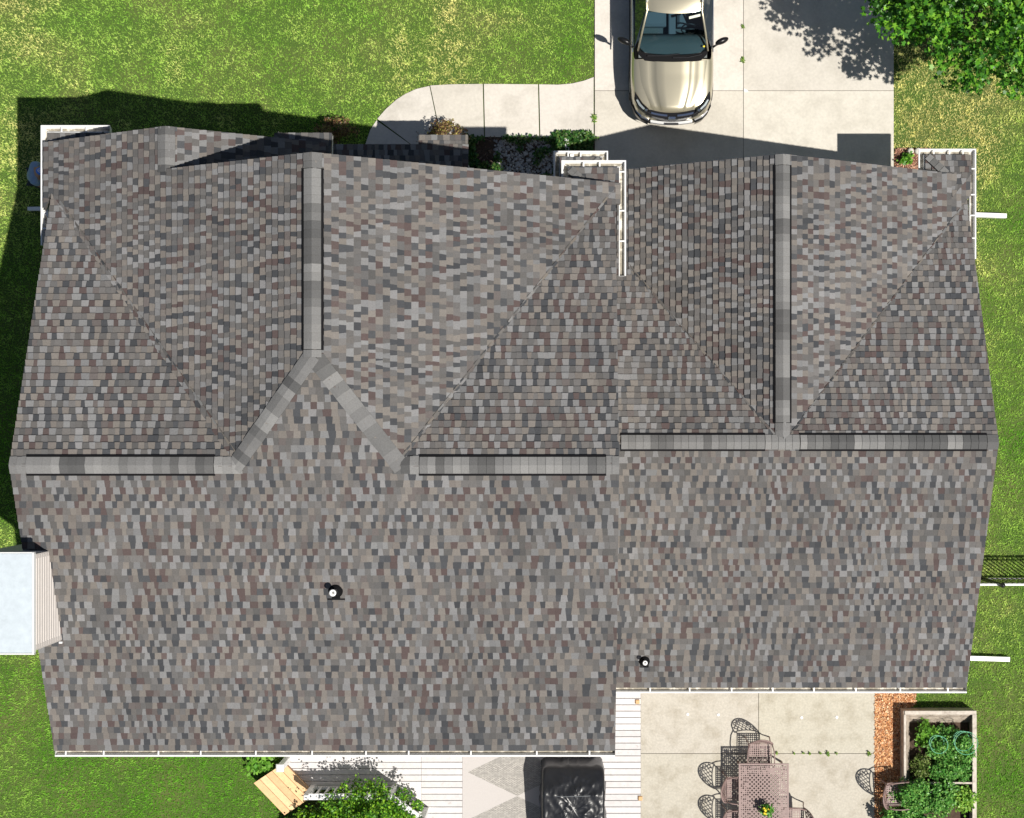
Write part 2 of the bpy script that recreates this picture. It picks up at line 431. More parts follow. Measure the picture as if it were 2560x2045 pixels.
# --- low juniper mats and white rock in the shaded bed
t = thing('ground_juniper', 'dark green creeping juniper filling the shaded bed by the porch', 'ground cover', G3(1230, 380, 0)); tag(t, kind='stuff')
px = np.concatenate([rs.uniform(1160, 1495, 5200)]); py = rs.uniform(340, 445, 5200)
keep = (vnoise(px, py, 30, 9) > .35) & ~((px > 1250) & (px < 1385) & (py > 356) & (vnoise(px, py, 22, 10) < .72))
px, py = px[keep], py[keep]; k = (H-.15)/F
pos = np.stack([(px-CX)*k, (CY-py)*k, rs.uniform(.03, .22, len(px))], 1)
px2, py2 = rs.uniform(1380, 1480, 1200), rs.uniform(328, 370, 1200)
pos = np.vstack([pos, np.stack([(px2-CX)*k, (CY-py2)*k, rs.uniform(.03, .14, 1200)], 1)])
leaves('foliage', pos, .08, mixcol(len(pos), 9, (.05, .15, .03), (.03, .1, .02), (.12, .2, .05)), LEAF4, M_leaf, 1.0, t, 9)
mb = MB(); rr = random.Random(12)
def stone(mb, x, y, z, r, c):
    M = Matrix.Translation((x, y, z)) @ Matrix.Rotation(rr.uniform(0, 6), 4, 'Z') @ Matrix.Rotation(rr.uniform(-.4, .4), 4, 'X')
    s = [rr.uniform(.7, 1.2) for _ in range(3)]
    vs = [(1, 0, 0), (-1, 0, 0), (0, 1, 0), (0, -1, 0), (0, 0, 1), (0, 0, -1)]
    a = .68; vs = [(x_*a, y_*a, z_*a*.8) for x_ in (-1, 1) for y_ in (-1, 1) for z_ in (-1, 1)]+vs
    fs = []
    # cube corners 0-7 index x4+y2+z ; face centres 8..13
    def q(a_, b_, c_, d_, m): fs.extend([(a_, b_, m), (b_, c_, m), (c_, d_, m), (d_, a_, m)])
    q(4, 6, 7, 5, 8); q(0, 1, 3, 2, 9); q(2, 3, 7, 6, 10); q(0, 4, 5, 1, 11); q(1, 5, 7, 3, 12); q(0, 2, 6, 4, 13)
    mb.add([M @ Vector((v[0]*r*s[0], v[1]*r*s[1], v[2]*r*s[2]*.7)) for v in vs], fs, c)
for i in range(900):
    a, b = rr.uniform(1235, 1400), rr.uniform(350, 445); x, y = G(a, b, .05)
    k = rr.uniform(.22, .62); stone(mb, x, y, .035, rr.uniform(.012, .038), (k, k*.97, k*.95))
tag(mb.build('white_rock', mat('rock', rough=.9, att=True)), 'loose white landscaping stones in the shaded bed by the porch', 'gravel', kind='stuff')
for i, (a, b, lb) in enumerate(((2276, 378, 'round cream edging stone nearer the driveway'), (2294, 378, 'round cream edging stone touching the garage gutter corner'))):
    mb = MB(); x, y = G(a, b, .06); mb.lathe([(.055, .02), (.075, .05), (.07, .1), (.045, .125), (.01, .13)], x, y, 14)
    tag(mb.build('edging_stone', M_conc, smooth=True), lb, 'stone', 'edging stones by the garage')
# --- chips (mulch)
def chips(name, label, n, poly, cols, seed, s=.03, z=.03, parent=None):
    r = np.random.RandomState(seed); xs = [p[0] for p in poly]; ys = [p[1] for p in poly]
    x = r.uniform(min(xs), max(xs), n); y = r.uniform(max(min(ys), -9.5), max(ys), n); m = inpoly(x, y, poly); x, y = x[m], y[m]
    pos = np.stack([x, y, r.uniform(z, z+.03, len(x))], 1)
    sh = np.array([[-.6, -.22], [.6, -.16], [.62, .2], [-.55, .24]])
    return leaves(name, pos, s*1.6, mixcol(len(x), seed, *cols), sh, M_chip, .45, parent, seed)
tag(chips('bark_mulch', '', 16000, mulch, [(.62, .30, .12), (.75, .42, .2), (.45, .18, .07), (.82, .55, .33), (.35, .14, .06)], 41), 'orange brown wood chip mulch beside the patio slab', 'mulch', kind='stuff')
tag(chips('mulch_chips', '', 1500, bed2, [(.35, .16, .1), (.5, .3, .2), (.2, .09, .06)], 42), 'red brown mulch chips at the garage corner', 'mulch', kind='stuff')
tag(chips('leaf_litter', '', 2500, bed, [(.10, .07, .05), (.2, .14, .1), (.06, .05, .03)], 43, z=.02), 'dark leaf litter on the shaded planting bed', 'mulch', kind='stuff')
# --- weeds in joints
def weed(px, py, s, lb, nm='weed', n=60):
    x, y = G(px, py, .05); r = np.random.RandomState(int(px+py)); k = n
    pos = np.stack([x+r.uniform(-1, 1, k)*s*.7, y+r.uniform(-1, 1, k)*s*1.2, .055+r.uniform(0, .05, k)], 1)
    o = leaves('weed', pos, .035, mixcol(k, int(px), (.16, .32, .04), (.3, .4, .08), (.1, .22, .03)), LEAF4, M_leaf, .6, None, int(px))
    tag(o, lb, 'weed', 'weeds growing in the concrete joints')
weed(1857, 67, .035, 'smaller upper weed tuft in the driveway joint beside the car', n=35)
weed(1857, 150, .055, 'fuller weed tuft in the driveway joint beside the car bonnet')
weed(1485, 298, .07, 'weed tuft where the walk meets the driveway edge', n=80)
weed(2070, 1884, .035, 'weed in the patio crack, middle of the right slab joint')
weed(2172, 1884, .035, 'weed in the patio crack nearest the mulch strip', n=45)
for i, a in enumerate((1942, 1986, 2008, 2024, 2050, 2090)):
    weed(a, 1883, .012, ['tiny weed in the patio crack right by the table', 'tiny weed in the patio crack, second out from the table', 'tiny weed in the patio crack, third out from the table',
         'tiny weed in the patio crack, fourth out from the table', 'tiny weed just left of the middle patio crack weed', 'tiny weed just right of the middle patio crack weed'][i], n=16)
# paper scrap
mb = MB(); x, y = G(1864, 226, .06); mb.prism([(x-.035, y+.05), (x+.02, y+.02), (x+.07, y-.02), (x-.01, y-.04), (x-.04, y-.01)], .052, .058)
tag(mb.build('paper_scrap', M_white), 'small torn white paper scrap on the driveway joint', 'litter')
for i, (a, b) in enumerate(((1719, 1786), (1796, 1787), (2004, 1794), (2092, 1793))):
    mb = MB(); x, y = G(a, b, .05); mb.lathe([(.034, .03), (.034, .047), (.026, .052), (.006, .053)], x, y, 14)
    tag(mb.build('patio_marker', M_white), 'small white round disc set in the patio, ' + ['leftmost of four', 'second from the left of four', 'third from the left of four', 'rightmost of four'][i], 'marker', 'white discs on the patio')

# ================================================================== ROOF TILES
EXPO = .13; CELL = .106; TONE = .75
def hrand(i, k):
    return ((math.sin(i*127.1+k*311.7)*43758.5453) % 1.0)
LIGHTS = [(.245, .245, .24), (.215, .215, .213), (.26, .255, .25), (.225, .200, .172), (.205, .18, .156), (.235, .21, .182)]
DARKS = [(.074, .078, .084), (.088, .092, .097), (.064, .068, .074), (.125, .090, .082), (.115, .080, .074), (.118, .114, .108), (.135, .128, .120), (.15, .142, .134)]
MIDS = [(.165, .153, .14), (.145, .14, .134), (.18, .17, .16), (.15, .128, .118)]
def clip(poly, f):
    out = []
    for i in range(len(poly)):
        a, b = poly[i], poly[(i+1) % len(poly)]; fa, fb = f(a), f(b)
        if fa >= 0: out.append(a)
        if (fa >= 0) != (fb >= 0):
            t = fa/(fa-fb); out.append((a[0]+(b[0]-a[0])*t, a[1]+(b[1]-a[1])*t))
    return out
def clip_convex(poly, cl):
    n = len(cl)
    for i in range(n):
        ax, ay = cl[i]; bx, by = cl[(i+1) % n]
        poly = clip(poly, lambda p: (bx-ax)*(p[1]-ay)-(by-ay)*(p[0]-ax))
        if len(poly) < 3: return []
    return poly
def area(p): return sum(p[i][0]*p[(i+1) % len(p)][1]-p[(i+1) % len(p)][0]*p[i][1] for i in range(len(p)))/2
class Plane:
    """z = zr + gx*(x-xr) + gy*(y-yr)"""
    def __init__(s, ref, gx, gy): s.r = ref; s.gx = gx; s.gy = gy
    def z(s, x, y): return s.r[2]+s.gx*(x-s.r[0])+s.gy*(y-s.r[1])
def tile(mb, pl, polys, seed, slab=.12, slabmb=None):
    rd = random.Random(seed); g = math.hypot(pl.gx, pl.gy); ux, uy = pl.gx/g, pl.gy/g   # upslope
    cs = 1/math.sqrt(1+g*g); ex = EXPO*cs; wx, wy = uy, -ux                            # u axis: wx,wy
    nn = Vector((-pl.gx, -pl.gy, 1)).normalized()
    T = lambda p: (p[0]*wx+p[1]*wy, p[0]*ux+p[1]*uy)
    B = lambda q: (q[0]*wx+q[1]*ux, q[0]*wy+q[1]*uy)
    L = []
    for p in polys:
        q = [T(a) for a in p]
        if area(q) < 0: q.reverse()
        L.append(q)
    u0 = min(a[0] for q in L for a in q); u1 = max(a[0] for q in L for a in q)
    v0 = min(a[1] for q in L for a in q); v1 = max(a[1] for q in L for a in q)
    nc = int((v1-v0)/ex)+1
    walk = 0
    for k in range(nc):
        va, vb = v0+k*ex, v0+(k+1)*ex
        i0 = -6; i1 = int((u1-u0)/CELL)+8
        def bd(i):      # wandering tab boundary, loosely aligned with the rows above and below
            p = (i*.37+seed*3.1, k*.16+seed)
            return u0+i*CELL+.30*(float(vnoise([k*.22+seed], [i*.09], 1.0, seed+400)[0])-.5)+(.5-hrand(i, k))*.044+walk
        walk += rd.uniform(-.032, .032); walk *= .97
        bl = bd(i0); sl0 = 0
        for i in range(i0, i1):
            br = bd(i+1); wdt = br-bl; u = bl; bl = br
            tooth = (i+int(hrand(k*3, 9)*1.25)) % 2 == 0
            if wdt < .02: continue
            flip = hrand(i*7+3, k*5+1)
            sl1 = (.009 if tooth else -.009)*rd.uniform(-.2, 1.3)
            q = [(u+sl0, va), (u+wdt+sl1, va), (u+wdt-sl1, vb), (u-sl0, vb)]; sl0 = sl1
            if u > u1+.2 or u+wdt < u0-.2: continue
            if flip < .09: c = rd.choice(MIDS)
            elif tooth != (flip > .965): c = rd.choice(LIGHTS) if rd.random() < .86 else rd.choice(MIDS)
            else: c = rd.choice(DARKS) if rd.random() < .90 else rd.choice(MIDS)
            pa_ = .84+.16*float(vnoise([u], [k*ex], .9, seed+77)[0])+.14*float(vnoise([u], [k*ex*.4], 2.6, seed+78)[0])
            b = rd.uniform(.90, 1.08)*pa_*TONE*1.04; gy_ = (c[0]+c[1]+c[2])/3; c = [(x*.84+gy_*.16)*.97+.03*.155 for x in c]; c = (c[0]*b, c[1]*b, c[2]*b*1.02)
            hb = .031 if tooth else .024
            for cl in L:
                r = clip_convex(q, cl)
                if len(r) < 3 or abs(area(r)) < 1e-6: continue
                up = []
                for (a, v) in r:
                    x, y = B((a, v)); o = .001+(hb)*(1-(v-va)/ex)
                    up.append(Vector((x, y, pl.z(x, y)))+nn*o)
                mb.face(up, c)
                m = len(r)
                for i in range(m):           # butt edge of the course
                    j = (i+1) % m
                    if abs(r[i][1]-va) < 1e-6 and abs(r[j][1]-va) < 1e-6:
                        d1 = [up[i]-nn*(hb+.004), up[j]-nn*(hb+.004)]
                        mb.face([up[j], up[i], d1[0], d1[1]], (.02, .02, .022))
    if slabmb is not None:
        for p in polys:
            p = p if area(p) > 0 else p[::-1]; n = len(p)
            vs = [(x, y, pl.z(x, y)-slab) for x, y in p]+[(x, y, pl.z(x, y)-.002) for x, y in p]
            slabmb.add(vs, [tuple(range(n-1, -1, -1)), tuple(range(n, 2*n))]+[(i, (i+1) % n, n+(i+1) % n, n+i) for i in range(n)])

house = thing('house', 'large house with grey brown shingled gable roofs filling the picture', 'house', (0, 0, 0))
XL, XR, YB, YR = -9.535, .844, -5.74, -.43
ZE, ZR = 5.54, 7.69; PM = (ZR-ZE)/(YR-YB)
XB, ZB, YA = -4.25, 8.43, 1.386
PL_, PR_ = .52, .55
back = Plane((0, YB, ZE), 0, PM); front = Plane((0, YR, ZR), 0, -PM)
wl = Plane((XB, 0, ZB), PL_, 0); wr = Plane((XB, 0, ZB), -PR_, 0)
HL, HR = XB-(ZB-ZR)/PL_, XB+(ZB-ZR)/PR_
vYL = YR+(ZR-wl.z(XL, 0))/PM; vYR = YR+(ZR-wr.z(XR, 0))/PM
YFB, YFS, XS = 4.75, 5.50, -7.08
mb = MB(); sb = MB()
tile(mb, back, [[(XL, YB), (XR, YB), (XR, YR), (XL, YR)], [(HL, YR), (HR, YR), (XB, YA)]], 1, slabmb=sb)
tile(mb, front, [[(XL, YR), (HL, YR), (XL, vYL)]], 2, slabmb=sb)
tile(mb, front, [[(HR, YR), (XR, YR), (XR, vYR)]], 3, slabmb=sb)
XLg = -9.70
tile(mb, wl, [[(HL, YR), (XB, YA), (XB, YFB), (XL, YFB), (XL, vYL)], [(XLg, 4.25), (XL, vYL), (XL, YFB), (XLg, YFB)], [(XLg, YFB), (XS, YFB), (XS, YFS), (XLg, YFS)]], 4, slabmb=sb)
tile(mb, wr, [[(XB, YA), (HR, YR), (XR, vYR), (XR, YFB), (XB, YFB)], [(XR, vYR-.3), (.93, vYR-.3), (.93, YFB), (XR, YFB)]], 5, slabmb=sb)
ws = Plane((XS, 0, wl.z(XS, 0)), -PR_, 0)
tile(mb, ws, [[(XS, 4.3), (-4.52, 4.3), (-4.52, YFS), (XS, YFS)]], 6, slabmb=sb)
up = mb.build('upper_roof', M_shingle, house); o = sb.build('roof_edge', M_deckrf, up)
# garage roof
GXR, GYB, GYR, GZE, GZR = 8.145, -5.07, -.04, 2.64, 4.86
PG = (GZR-GZE)/(GYR-GYB); GX, GYF = 4.05, 5.43; PW = .535
gb_ = Plane((0, GYB, GZE), 0, PG); gf = Plane((0, GYR, GZR), 0, -PG)
gl = Plane((GX, 0, GZR), PW, 0); gr_ = Plane((GX, 0, GZR), -PW, 0)
x0 = .62
# valleys: gl.z = gf.z
vl = GYR+(GZR-gl.z(x0, 0))/PG
vr = GYR+(GZR-gr_.z(GXR, 0))/PG
mb = MB(); sb = MB()
tile(mb, gb_, [[(x0, GYB), (GXR, GYB), (GXR, GYR), (x0, GYR)]], 11, slabmb=sb)
tile(mb, gf, [[(x0, GYR), (GX, GYR), (x0, vl)]], 12, slabmb=sb)
tile(mb, gf, [[(GX, GYR), (GXR, GYR), (GXR, vr)]], 13, slabmb=sb)
tile(mb, gl, [[(GX, GYR), (GX, GYF), (x0, GYF), (x0, vl)], [(-.18, 4.55), (x0, 4.55), (x0, GYF), (-.18, GYF)]], 14, slabmb=sb)
tile(mb, gr_, [[(GX, GYR), (8.22, GYR+(GZR-gr_.z(8.22, 0))/PG), (8.22, GYF), (GX, GYF)]], 15, slabmb=sb)
gro = mb.build('garage_roof', M_shingle, house); sb.build('roof_edge', M_deckrf, gro)

# --- eave returns: little hipped roofs at the foot of each gable
def ereturn(x0, x1, y0, y1, ze, inner, seed, p=.25, yc=0):
    """front edge y1 at ze; hip on the inner side ('L' or 'R')"""
    mb = MB(); sb = MB(); pf = Plane((0, y1, ze), 0, -p); dd = .40; yd = y1-dd
    m = (lambda x: x) if inner == 'L' else (lambda x: x0+x1-x)
    ps = Plane((m(x0), 0, ze), p if inner == 'L' else -p, 0)
    A = [(x0, y1), (x0+dd, yd), (x1, yd), (x1, y1)]; B = [(x0+dd, y0), (x1-.42, y0), (x1, yd), (x0+dd, yd)]; S_ = [(x0, y0), (x0+dd, y0), (x0+dd, yd), (x0, y1)]
    f = lambda P_: [(m(x), y) for x, y in P_]
    tile(mb, pf, [f(A), f(B)], seed, slabmb=sb, slab=.1); tile(mb, ps, [f(S_)], seed+1, slabmb=sb, slab=.1)
    o = mb.build('eave_return', M_shingle, house); sb.build('roof_edge', M_deckrf, o)
    mb = MB(); mb.box(x0+.01, y0+.14, ze-.2, x1-.01, y1-.005, ze-.102); mb.build('soffit_fill', M_white, o)  # box added under the return to block a sliver of sun
    capstrip_later.append(((m(x0+.03), y1-.03), (m(x0+dd), yd), pf, ps, o, inner))
    return o
capstrip_later = []
RET = []
RET.append(ereturn(-9.70, -8.57, 5.06, 5.70, 5.43, 'R', 61, yc=5.42))
RET.append(ereturn(-5.48, -4.42, 5.06, 5.70, 5.43, 'L', 63, yc=5.42))
RET.append(ereturn(-.02, .92, 4.36, 5.06, 5.42, 'L', 65, yc=4.70))
RET.append(ereturn(-.20, .66, 5.02, 5.80, 2.60, 'R', 67, yc=5.38))
RET.append(ereturn(7.30, 8.22, 4.95, 5.84, 2.66, 'L', 69, yc=5.38))
# --- porch roof
mb = MB(); sb = MB(); pp = Plane((0, 6.06, 2.64), 0, -.32)
tile(mb, pp, [[(-8.0, 4.5), (-2.2, 4.5), (-2.2, 6.06), (-8.0, 6.06)]], 71, slabmb=sb)
p2 = Plane((0, 6.26, 2.60), 0, -.32)
tile(mb, p2, [[(-3.1, 6.07), (-2.09, 6.07), (-2.09, 6.26), (-3.1, 6.26)]], 72, slabmb=sb)
p3 = Plane((-2.09, 0, 2.60), -.5, 0)
tile(mb, p3, [[(-2.2, 4.5), (-2.09, 4.5), (-2.09, 6.07), (-2.2, 6.07)]], 73, slabmb=sb)
pr = mb.build('porch_roof', M_shingle, house); sb.build('roof_edge', M_deckrf, pr)

# --- valleys: the cut edge of one slope lapping the other
def valley(p0, p1, pa, pb, par):
    mb = MB(); a = Vector((*p0, 0)); b = Vector((*p1, 0)); d = (b-a).normalized(); n = Vector((-d.y, d.x, 0)); rr_ = random.Random(int(abs(p0[0])*100)); k = int((b-a).length/.14)
    for i in range(k):
        q0 = a+(b-a)*(i/k); q1 = a+(b-a)*((i+1)/k); w0 = rr_.uniform(-.010, .03); c_ = rr_.choice(LIGHTS+DARKS+MIDS); c_ = tuple(x*.75 for x in c_); P_ = []
        for q, o in ((q0, -.015), (q1, -.015), (q1, w0), (q0, w0+.01)):
            x, y = q.x+n.x*o, q.y+n.y*o; P_.append(Vector((x, y, max(pa.z(x, y), pb.z(x, y))+.031)))
        mb.face(P_, c_); mb.face([P_[0], P_[1], P_[1]-Vector((0, 0, .04)), P_[0]-Vector((0, 0, .04))], (.06, .06, .06))
        mb.face([P_[2], P_[3], P_[3]-Vector((0, 0, .04)), P_[2]-Vector((0, 0, .04))], (.06, .06, .06))
    mb.build('valley', M_shingle, par)
# --- ridge vents and caps
CAPS = [(.185, .183, .18), (.16, .158, .156), (.20, .198, .194), (.105, .104, .103), (.135, .134, .132), (.21, .207, .202), (.09, .09, .09), (.17, .168, .166)]
def capstrip(mb, p0, p1, pa, pb, wdt, h, seed, step=.145, taper=.012, pal=CAPS):
    """folded cap shingles along a ridge or hip from p0 to p1 (xy); pa/pb planes on the left/right side"""
    rd = random.Random(seed); a = Vector((*p0, 0)); b = Vector((*p1, 0)); L = (b-a).length; d = (b-a)/L
    n = Vector((-d.y, d.x, 0)); k = max(1, int(round(L/step))); s = L/k; c = rd.choice(pal); left = 0
    for i in range(k):
        if left <= 0: c = rd.choice(pal); left = rd.choice((1, 1, 2, 3))
        left -= 1; b_ = rd.uniform(.88, 1.10); wj = wdt*rd.uniform(.97, 1.04) if h < .04 else wdt; cc = tuple(x*b_ for x in c)
        rows = []
        for (t, up) in ((i*s-.01, h+.013), ((i+1)*s, h+.002)):
            t = max(0, t); o = a+d*t; row = []
            for q in (-1, -.55, 0, .55, 1):
                pt = o+n*(q*wj/2)
                zz = pa.z(pt.x, pt.y) if q > 0 else pb.z(pt.x, pt.y)
                if q == 0: zz = min(pa.z(o.x, o.y), pb.z(o.x, o.y))-.006
                row.append(Vector((pt.x, pt.y, zz+up)))
            rows.append(row)
        for j in range(4): mb.face([rows[0][j], rows[1][j], rows[1][j+1], rows[0][j+1]][::-1], cc)
        lo = [v-Vector((0, 0, .014)) for v in rows[0]]
        for j in range(4): mb.face([rows[0][j], rows[0][j+1], lo[j+1], lo[j]], (.05, .05, .05))
        for j in (0, 4):
            mb.face([rows[0][j], rows[1][j], rows[1][j]-Vector((0, 0, .016)), rows[0][j]-Vector((0, 0, .016))], (.05, .05, .05))
def ridge_vent(p0, p1, pa, pb, seed, wc=.285, wb=.36, closed0=False, closed1=False):
    mb = MB(); capstrip(mb, p0, p1, pa, pb, wc, .045, seed)
    v = mb.build('ridge_vent', M_shingle, house)
    mb = MB(); a = Vector((*p0, 0)); b = Vector((*p1, 0)); d = (b-a).normalized(); n = Vector((-d.y, d.x, 0)); rows = []
    for o in (a-d*.012, b+d*.012):
        row = []
        for q, hh in ((-1, .0), (-1, .04), (0, .04), (1, .04), (1, .0)):
            pt = o+n*(q*wb/2); zz = (pa if q > 0 else pb).z(pt.x, pt.y) if q else min(pa.z(o.x, o.y), pb.z(o.x, o.y))-.02
            row.append(Vector((pt.x, pt.y, zz+hh)))
        rows.append(row)
    for j in range(4): mb.face([rows[0][j], rows[0][j+1], rows[1][j+1], rows[1][j]])
    for r in rows: mb.face(r)
    mb.build('vent_body', M_black, v)
    return v
valley((HL+.05, YR+.15), (XL+.2, vYL-.15), wl, front, up)
valley((XR-.15, vYR-.2), (HR+.05, YR+.15), wr, front, up)
valley((GX-.15, GYR+.15), (x0+.25, vl-.2), gf, gl, gro)
valley((8.0, GYR+(GZR-gr_.z(8.0, 0))/PG), (GX+.15, GYR+.15), gr_, gf, gro)
ridge_vent((XB, G(0, 873, ZB)[1]), (XB, G(0, 421, ZB)[1]), wl, wr, 81)
ridge_vent((G(66, 0, ZR)[0], YR), (G(534, 0, ZR)[0], YR), front, back, 82)
ridge_vent((G(1049, 0, ZR)[0], YR), (G(1514, 0, ZR)[0], YR), front, back, 83)
ridge_vent((GX, G(0, 1056, GZR)[1]), (GX, G(0, 413, GZR)[1]), gl, gr_, 84, .27, .345)
ridge_vent((.98, GYR), (G(1912, 0, GZR)[0], GYR), gf, gb_, 85, .27, .345)
ridge_vent((G(2001, 0, GZR)[0], GYR), (G(2467, 0, GZR)[0], GYR), gf, gb_, 86, .27, .345)
def ridge_cap(name, p0, p1, pa, pb, seed, wdt=.30, h=.012, par=None, pal=CAPS, step=.145):
    mb = MB(); capstrip(mb, p0, p1, pa, pb, wdt, h, seed, pal=pal, step=step)
    return mb.build(name, M_shingle, par or house)
ridge_cap('ridge_cap', (XB, YA-.02), (XB, G(0, 873, ZB)[1]-.01), wl, wr, 91, .30, .044)
ridge_cap('ridge_cap', (XB, G(0, 421, ZB)[1]+.01), (XB, YFB), wl, wr, 92, .30, .03)
ridge_cap('hip_cap', (HL-.05, YR-.05), (XB, YA+.02), wl, back, 93, .29, .034, step=.17)
ridge_cap('hip_cap', (HR+.05, YR-.05), (XB+.05, YA-.04), back, wr, 94, .29, .034, step=.17)
ridge_cap('ridge_cap', (XL, YR), (G(66, 0, ZR)[0]-.01, YR), front, back, 95, .30, .03)
ridge_cap('ridge_cap', (G(534, 0, ZR)[0]+.01, YR), (HL+.1, YR), front, back, 96, .30, .03)
ridge_cap('ridge_cap', (HR-.1, YR), (G(1049, 0, ZR)[0]-.01, YR), front, back, 97, .30, .03)
ridge_cap('ridge_cap', (G(1514, 0, ZR)[0]+.01, YR), (XR, YR), front, back, 98, .30, .03)
ridge_cap('ridge_cap', (XS, 4.7), (XS, YFS), wl, ws, 99, .30, .03)
ridge_cap('ridge_cap', (GX, GYR+.1), (GX, G(0, 1056, GZR)[1]-.01), gl, gr_, 100, .28, .03)
ridge_cap('ridge_cap', (GX, G(0, 413, GZR)[1]+.01), (GX, GYF), gl, gr_, 101, .28, .03)
ridge_cap('ridge_cap', (G(1912, 0, GZR)[0]+.01, GYR), (G(2001, 0, GZR)[0]-.01, GYR), gf, gb_, 102, .28, .032)
ridge_cap('ridge_cap', (G(2467, 0, GZR)[0]+.01, GYR), (GXR, GYR), gf, gb_, 103, .28, .03)

for i, (a, b, pf, ps, o, inner) in enumerate(capstrip_later):
    ridge_cap('hip_cap', a, b, ps if inner == 'L' else pf, pf if inner == 'L' else ps, 120+i, .15, .03, par=o)
# --- vent pipes
def vent_pipe(px, py, pl, seed, flange, hh, rb, rp):
    # find the roof point under the pixel
    z = 6.5
    for _ in range(12):
        x, y = G(px, py, z); z = pl.z(x, y)
    mb = MB(); nn = Vector((-pl.gx, -pl.gy, 1)).normalized()
    rot = nn.to_track_quat('Z', 'Y').to_matrix().to_4x4()
    M = Matrix.Translation((x, y, z+.018)) @ rot
    mb.lathe([(rb, .0), (rb, .02), (rb*.72, .06), (rb*.62, .10), (rp+.01, .12)], 0, 0, 24, M=M)
    o = mb.build('vent_pipe', M_black, house, True)
    mb = MB()
    if flange: mb.box(-.155, -.175, 0, .155, -.15, .012, M=M); mb.box(-.07, -.16, 0, .07, -.05, .018, M=M)
    else: mb.box(-.085, -.15, 0, .085, .02, .014, M=M)
    mb.build('flashing', M_black, o)
    mb = MB(); zt = z+hh
    mb.lathe([(rp, z+.05), (rp, zt-.01), (rp*1.35, zt-.01), (rp*1.35, zt), (rp*.6, zt), (rp*.6, zt-.15), (.004, zt-.15)], x, y, 20)
    mb.build('pipe', M_white, o, True)
vent_pipe(840, 1477, back, 1, True, .36, .125, .045)
vent_pipe(1611, 1652, gb_, 2, False, .30, .11, .036)

# --- gutters
PROF = [(0, .0), (0, -.11), (.085, -.115), (.128, -.04), (.132, .012), (.104, .012), (.104, .003), (.119, -.002), (.118, -.04), (.08, -.10), (.014, -.098), (.014, 0)]
def gutter(name, p0, p1, out, z, hang, label=None, m0=0, m1=0, par=None):
    """m0/m1: mitre direction, extends the outer side at each end"""
    a = Vector((*p0, 0)); b = Vector((*p1, 0)); d = (b-a).normalized(); n = Vector((*out, 0)); mb = MB(); vs = []
    for o, m in ((a, -m0), (b, m1)):
        for q, h in PROF: p = o+n*q+d*(q*m); vs.append((p.x, p.y, z+h))
    k = len(PROF); fs = [(i, (i+1) % k, k+(i+1) % k, k+i) for i in range(k)]
    mb.add(vs, fs)
    # end caps (flat plates)
    for o, m, s in ((a, m0, 1), (b, m1, -1)):
        if m == 0:
            pts = [o+n*q+d*(.004*s) for q, h in ((0, 0), (0, 0), (0, 0), (0, 0), (0, 0))]
            zz = [(0, .0), (0, -.11), (.085, -.115), (.128, -.04), (.13, .01)]
            mb.face([(o.x+n.x*q, o.y+n.y*q, z+h) for q, h in zz])
            mb.face([(o.x+n.x*q+d.x*.006*s, o.y+n.y*q+d.y*.006*s, z+h) for q, h in zz])
    g_ = mb.build(name, M_white, par or house)
    L = (b-a).length
    mb = MB(); q0, q1 = .012, .098
    mb.face([(p.x, p.y, z+h) for p, h in ((a+n*q0-d*(q0*m0-.01), -.088), (a+n*q1-d*(q1*m0-.01), -.088), (b+n*q1+d*(q1*m1-.01), -.088), (b+n*q0+d*(q0*m1-.01), -.088))])
    mb.build('toning_strip', M_trough, g_)  # strip added to tone down the sunlit white trough
    for t in hang:
        c = a+d*(t*L); mb = MB(); w_ = .014
        c0 = c+n*.0; c1 = c+n*.112
        vs = []
        for cc in (c0, c1):
            for s in (-w_, w_):
                for hz in (-.012, .008): vs.append((cc.x+d.x*s, cc.y+d.y*s, z+hz))
        mb.add(vs, [(0, 1, 3, 2), (4, 6, 7, 5), (0, 4, 5, 1), (2, 3, 7, 6), (1, 5, 7, 3), (0, 2, 6, 4)])
        mb.build('hanger', M_white, g_)
    return g_
def px2t(pxs, a, b): return [(p-a)/(b-a) for p in pxs]
gutter('gutter', (XL-.01, YB), (XR, YB), (0, -1), ZE-.055, px2t([162, 257, 394, 500, 638, 779, 914, 1021, 1177, 1342, 1474], 135, 1538))
gutter('gutter', (.95, GYB), (GXR+.02, GYB), (0, -1), GZE-.055, px2t([1626, 1725, 1830, 1933, 2036, 2141, 2252, 2371], 1540, 2418))
# left front corner
gl1 = gutter('gutter', (-9.70, 3.62), (-9.70, 5.72), (-1, 0), 5.42, [.15, .42, .9], m1=1)
gutter('gutter', (-9.70, 5.72), (-8.55, 5.72), (0, 1), 5.42, [.22, .62], m0=1)
# wing right corner
gutter('gutter', (.92, 3.06), (.92, 5.08), (1, 0), 5.36, [.32, .6, .96], m1=1)
gutter('gutter', (-.02, 5.08), (.92, 5.08), (0, 1), 5.36, [.3, .62], m0=1, m1=1)
gutter('gutter', (-.02, 4.5), (-.02, 5.08), (-1, 0), 5.36, [], m1=1)
# garage left corner (lower)
gutter('gutter', (-.20, 5.82), (.66, 5.82), (0, 1), 2.55, [.2, .5], m0=1, m1=1)
gutter('gutter', (-.20, 4.9), (-.20, 5.82), (-1, 0), 2.55, [.2], m1=1)
gutter('gutter', (.66, 5.45), (.66, 5.82), (1, 0), 2.55, [], m1=1)
# garage right corner
gutter('gutter', (8.22, 3.72), (8.22, 5.85), (1, 0), 2.61, [.2, .42, .62, .87], m1=1)
gutter('gutter', (7.30, 5.85), (8.22, 5.85), (0, 1), 2.61, [.2, .55, .85], m0=1, m1=1)
gutter('gutter', (7.30, 5.1), (7.30, 5.85), (-1, 0), 2.61, [], m1=1)

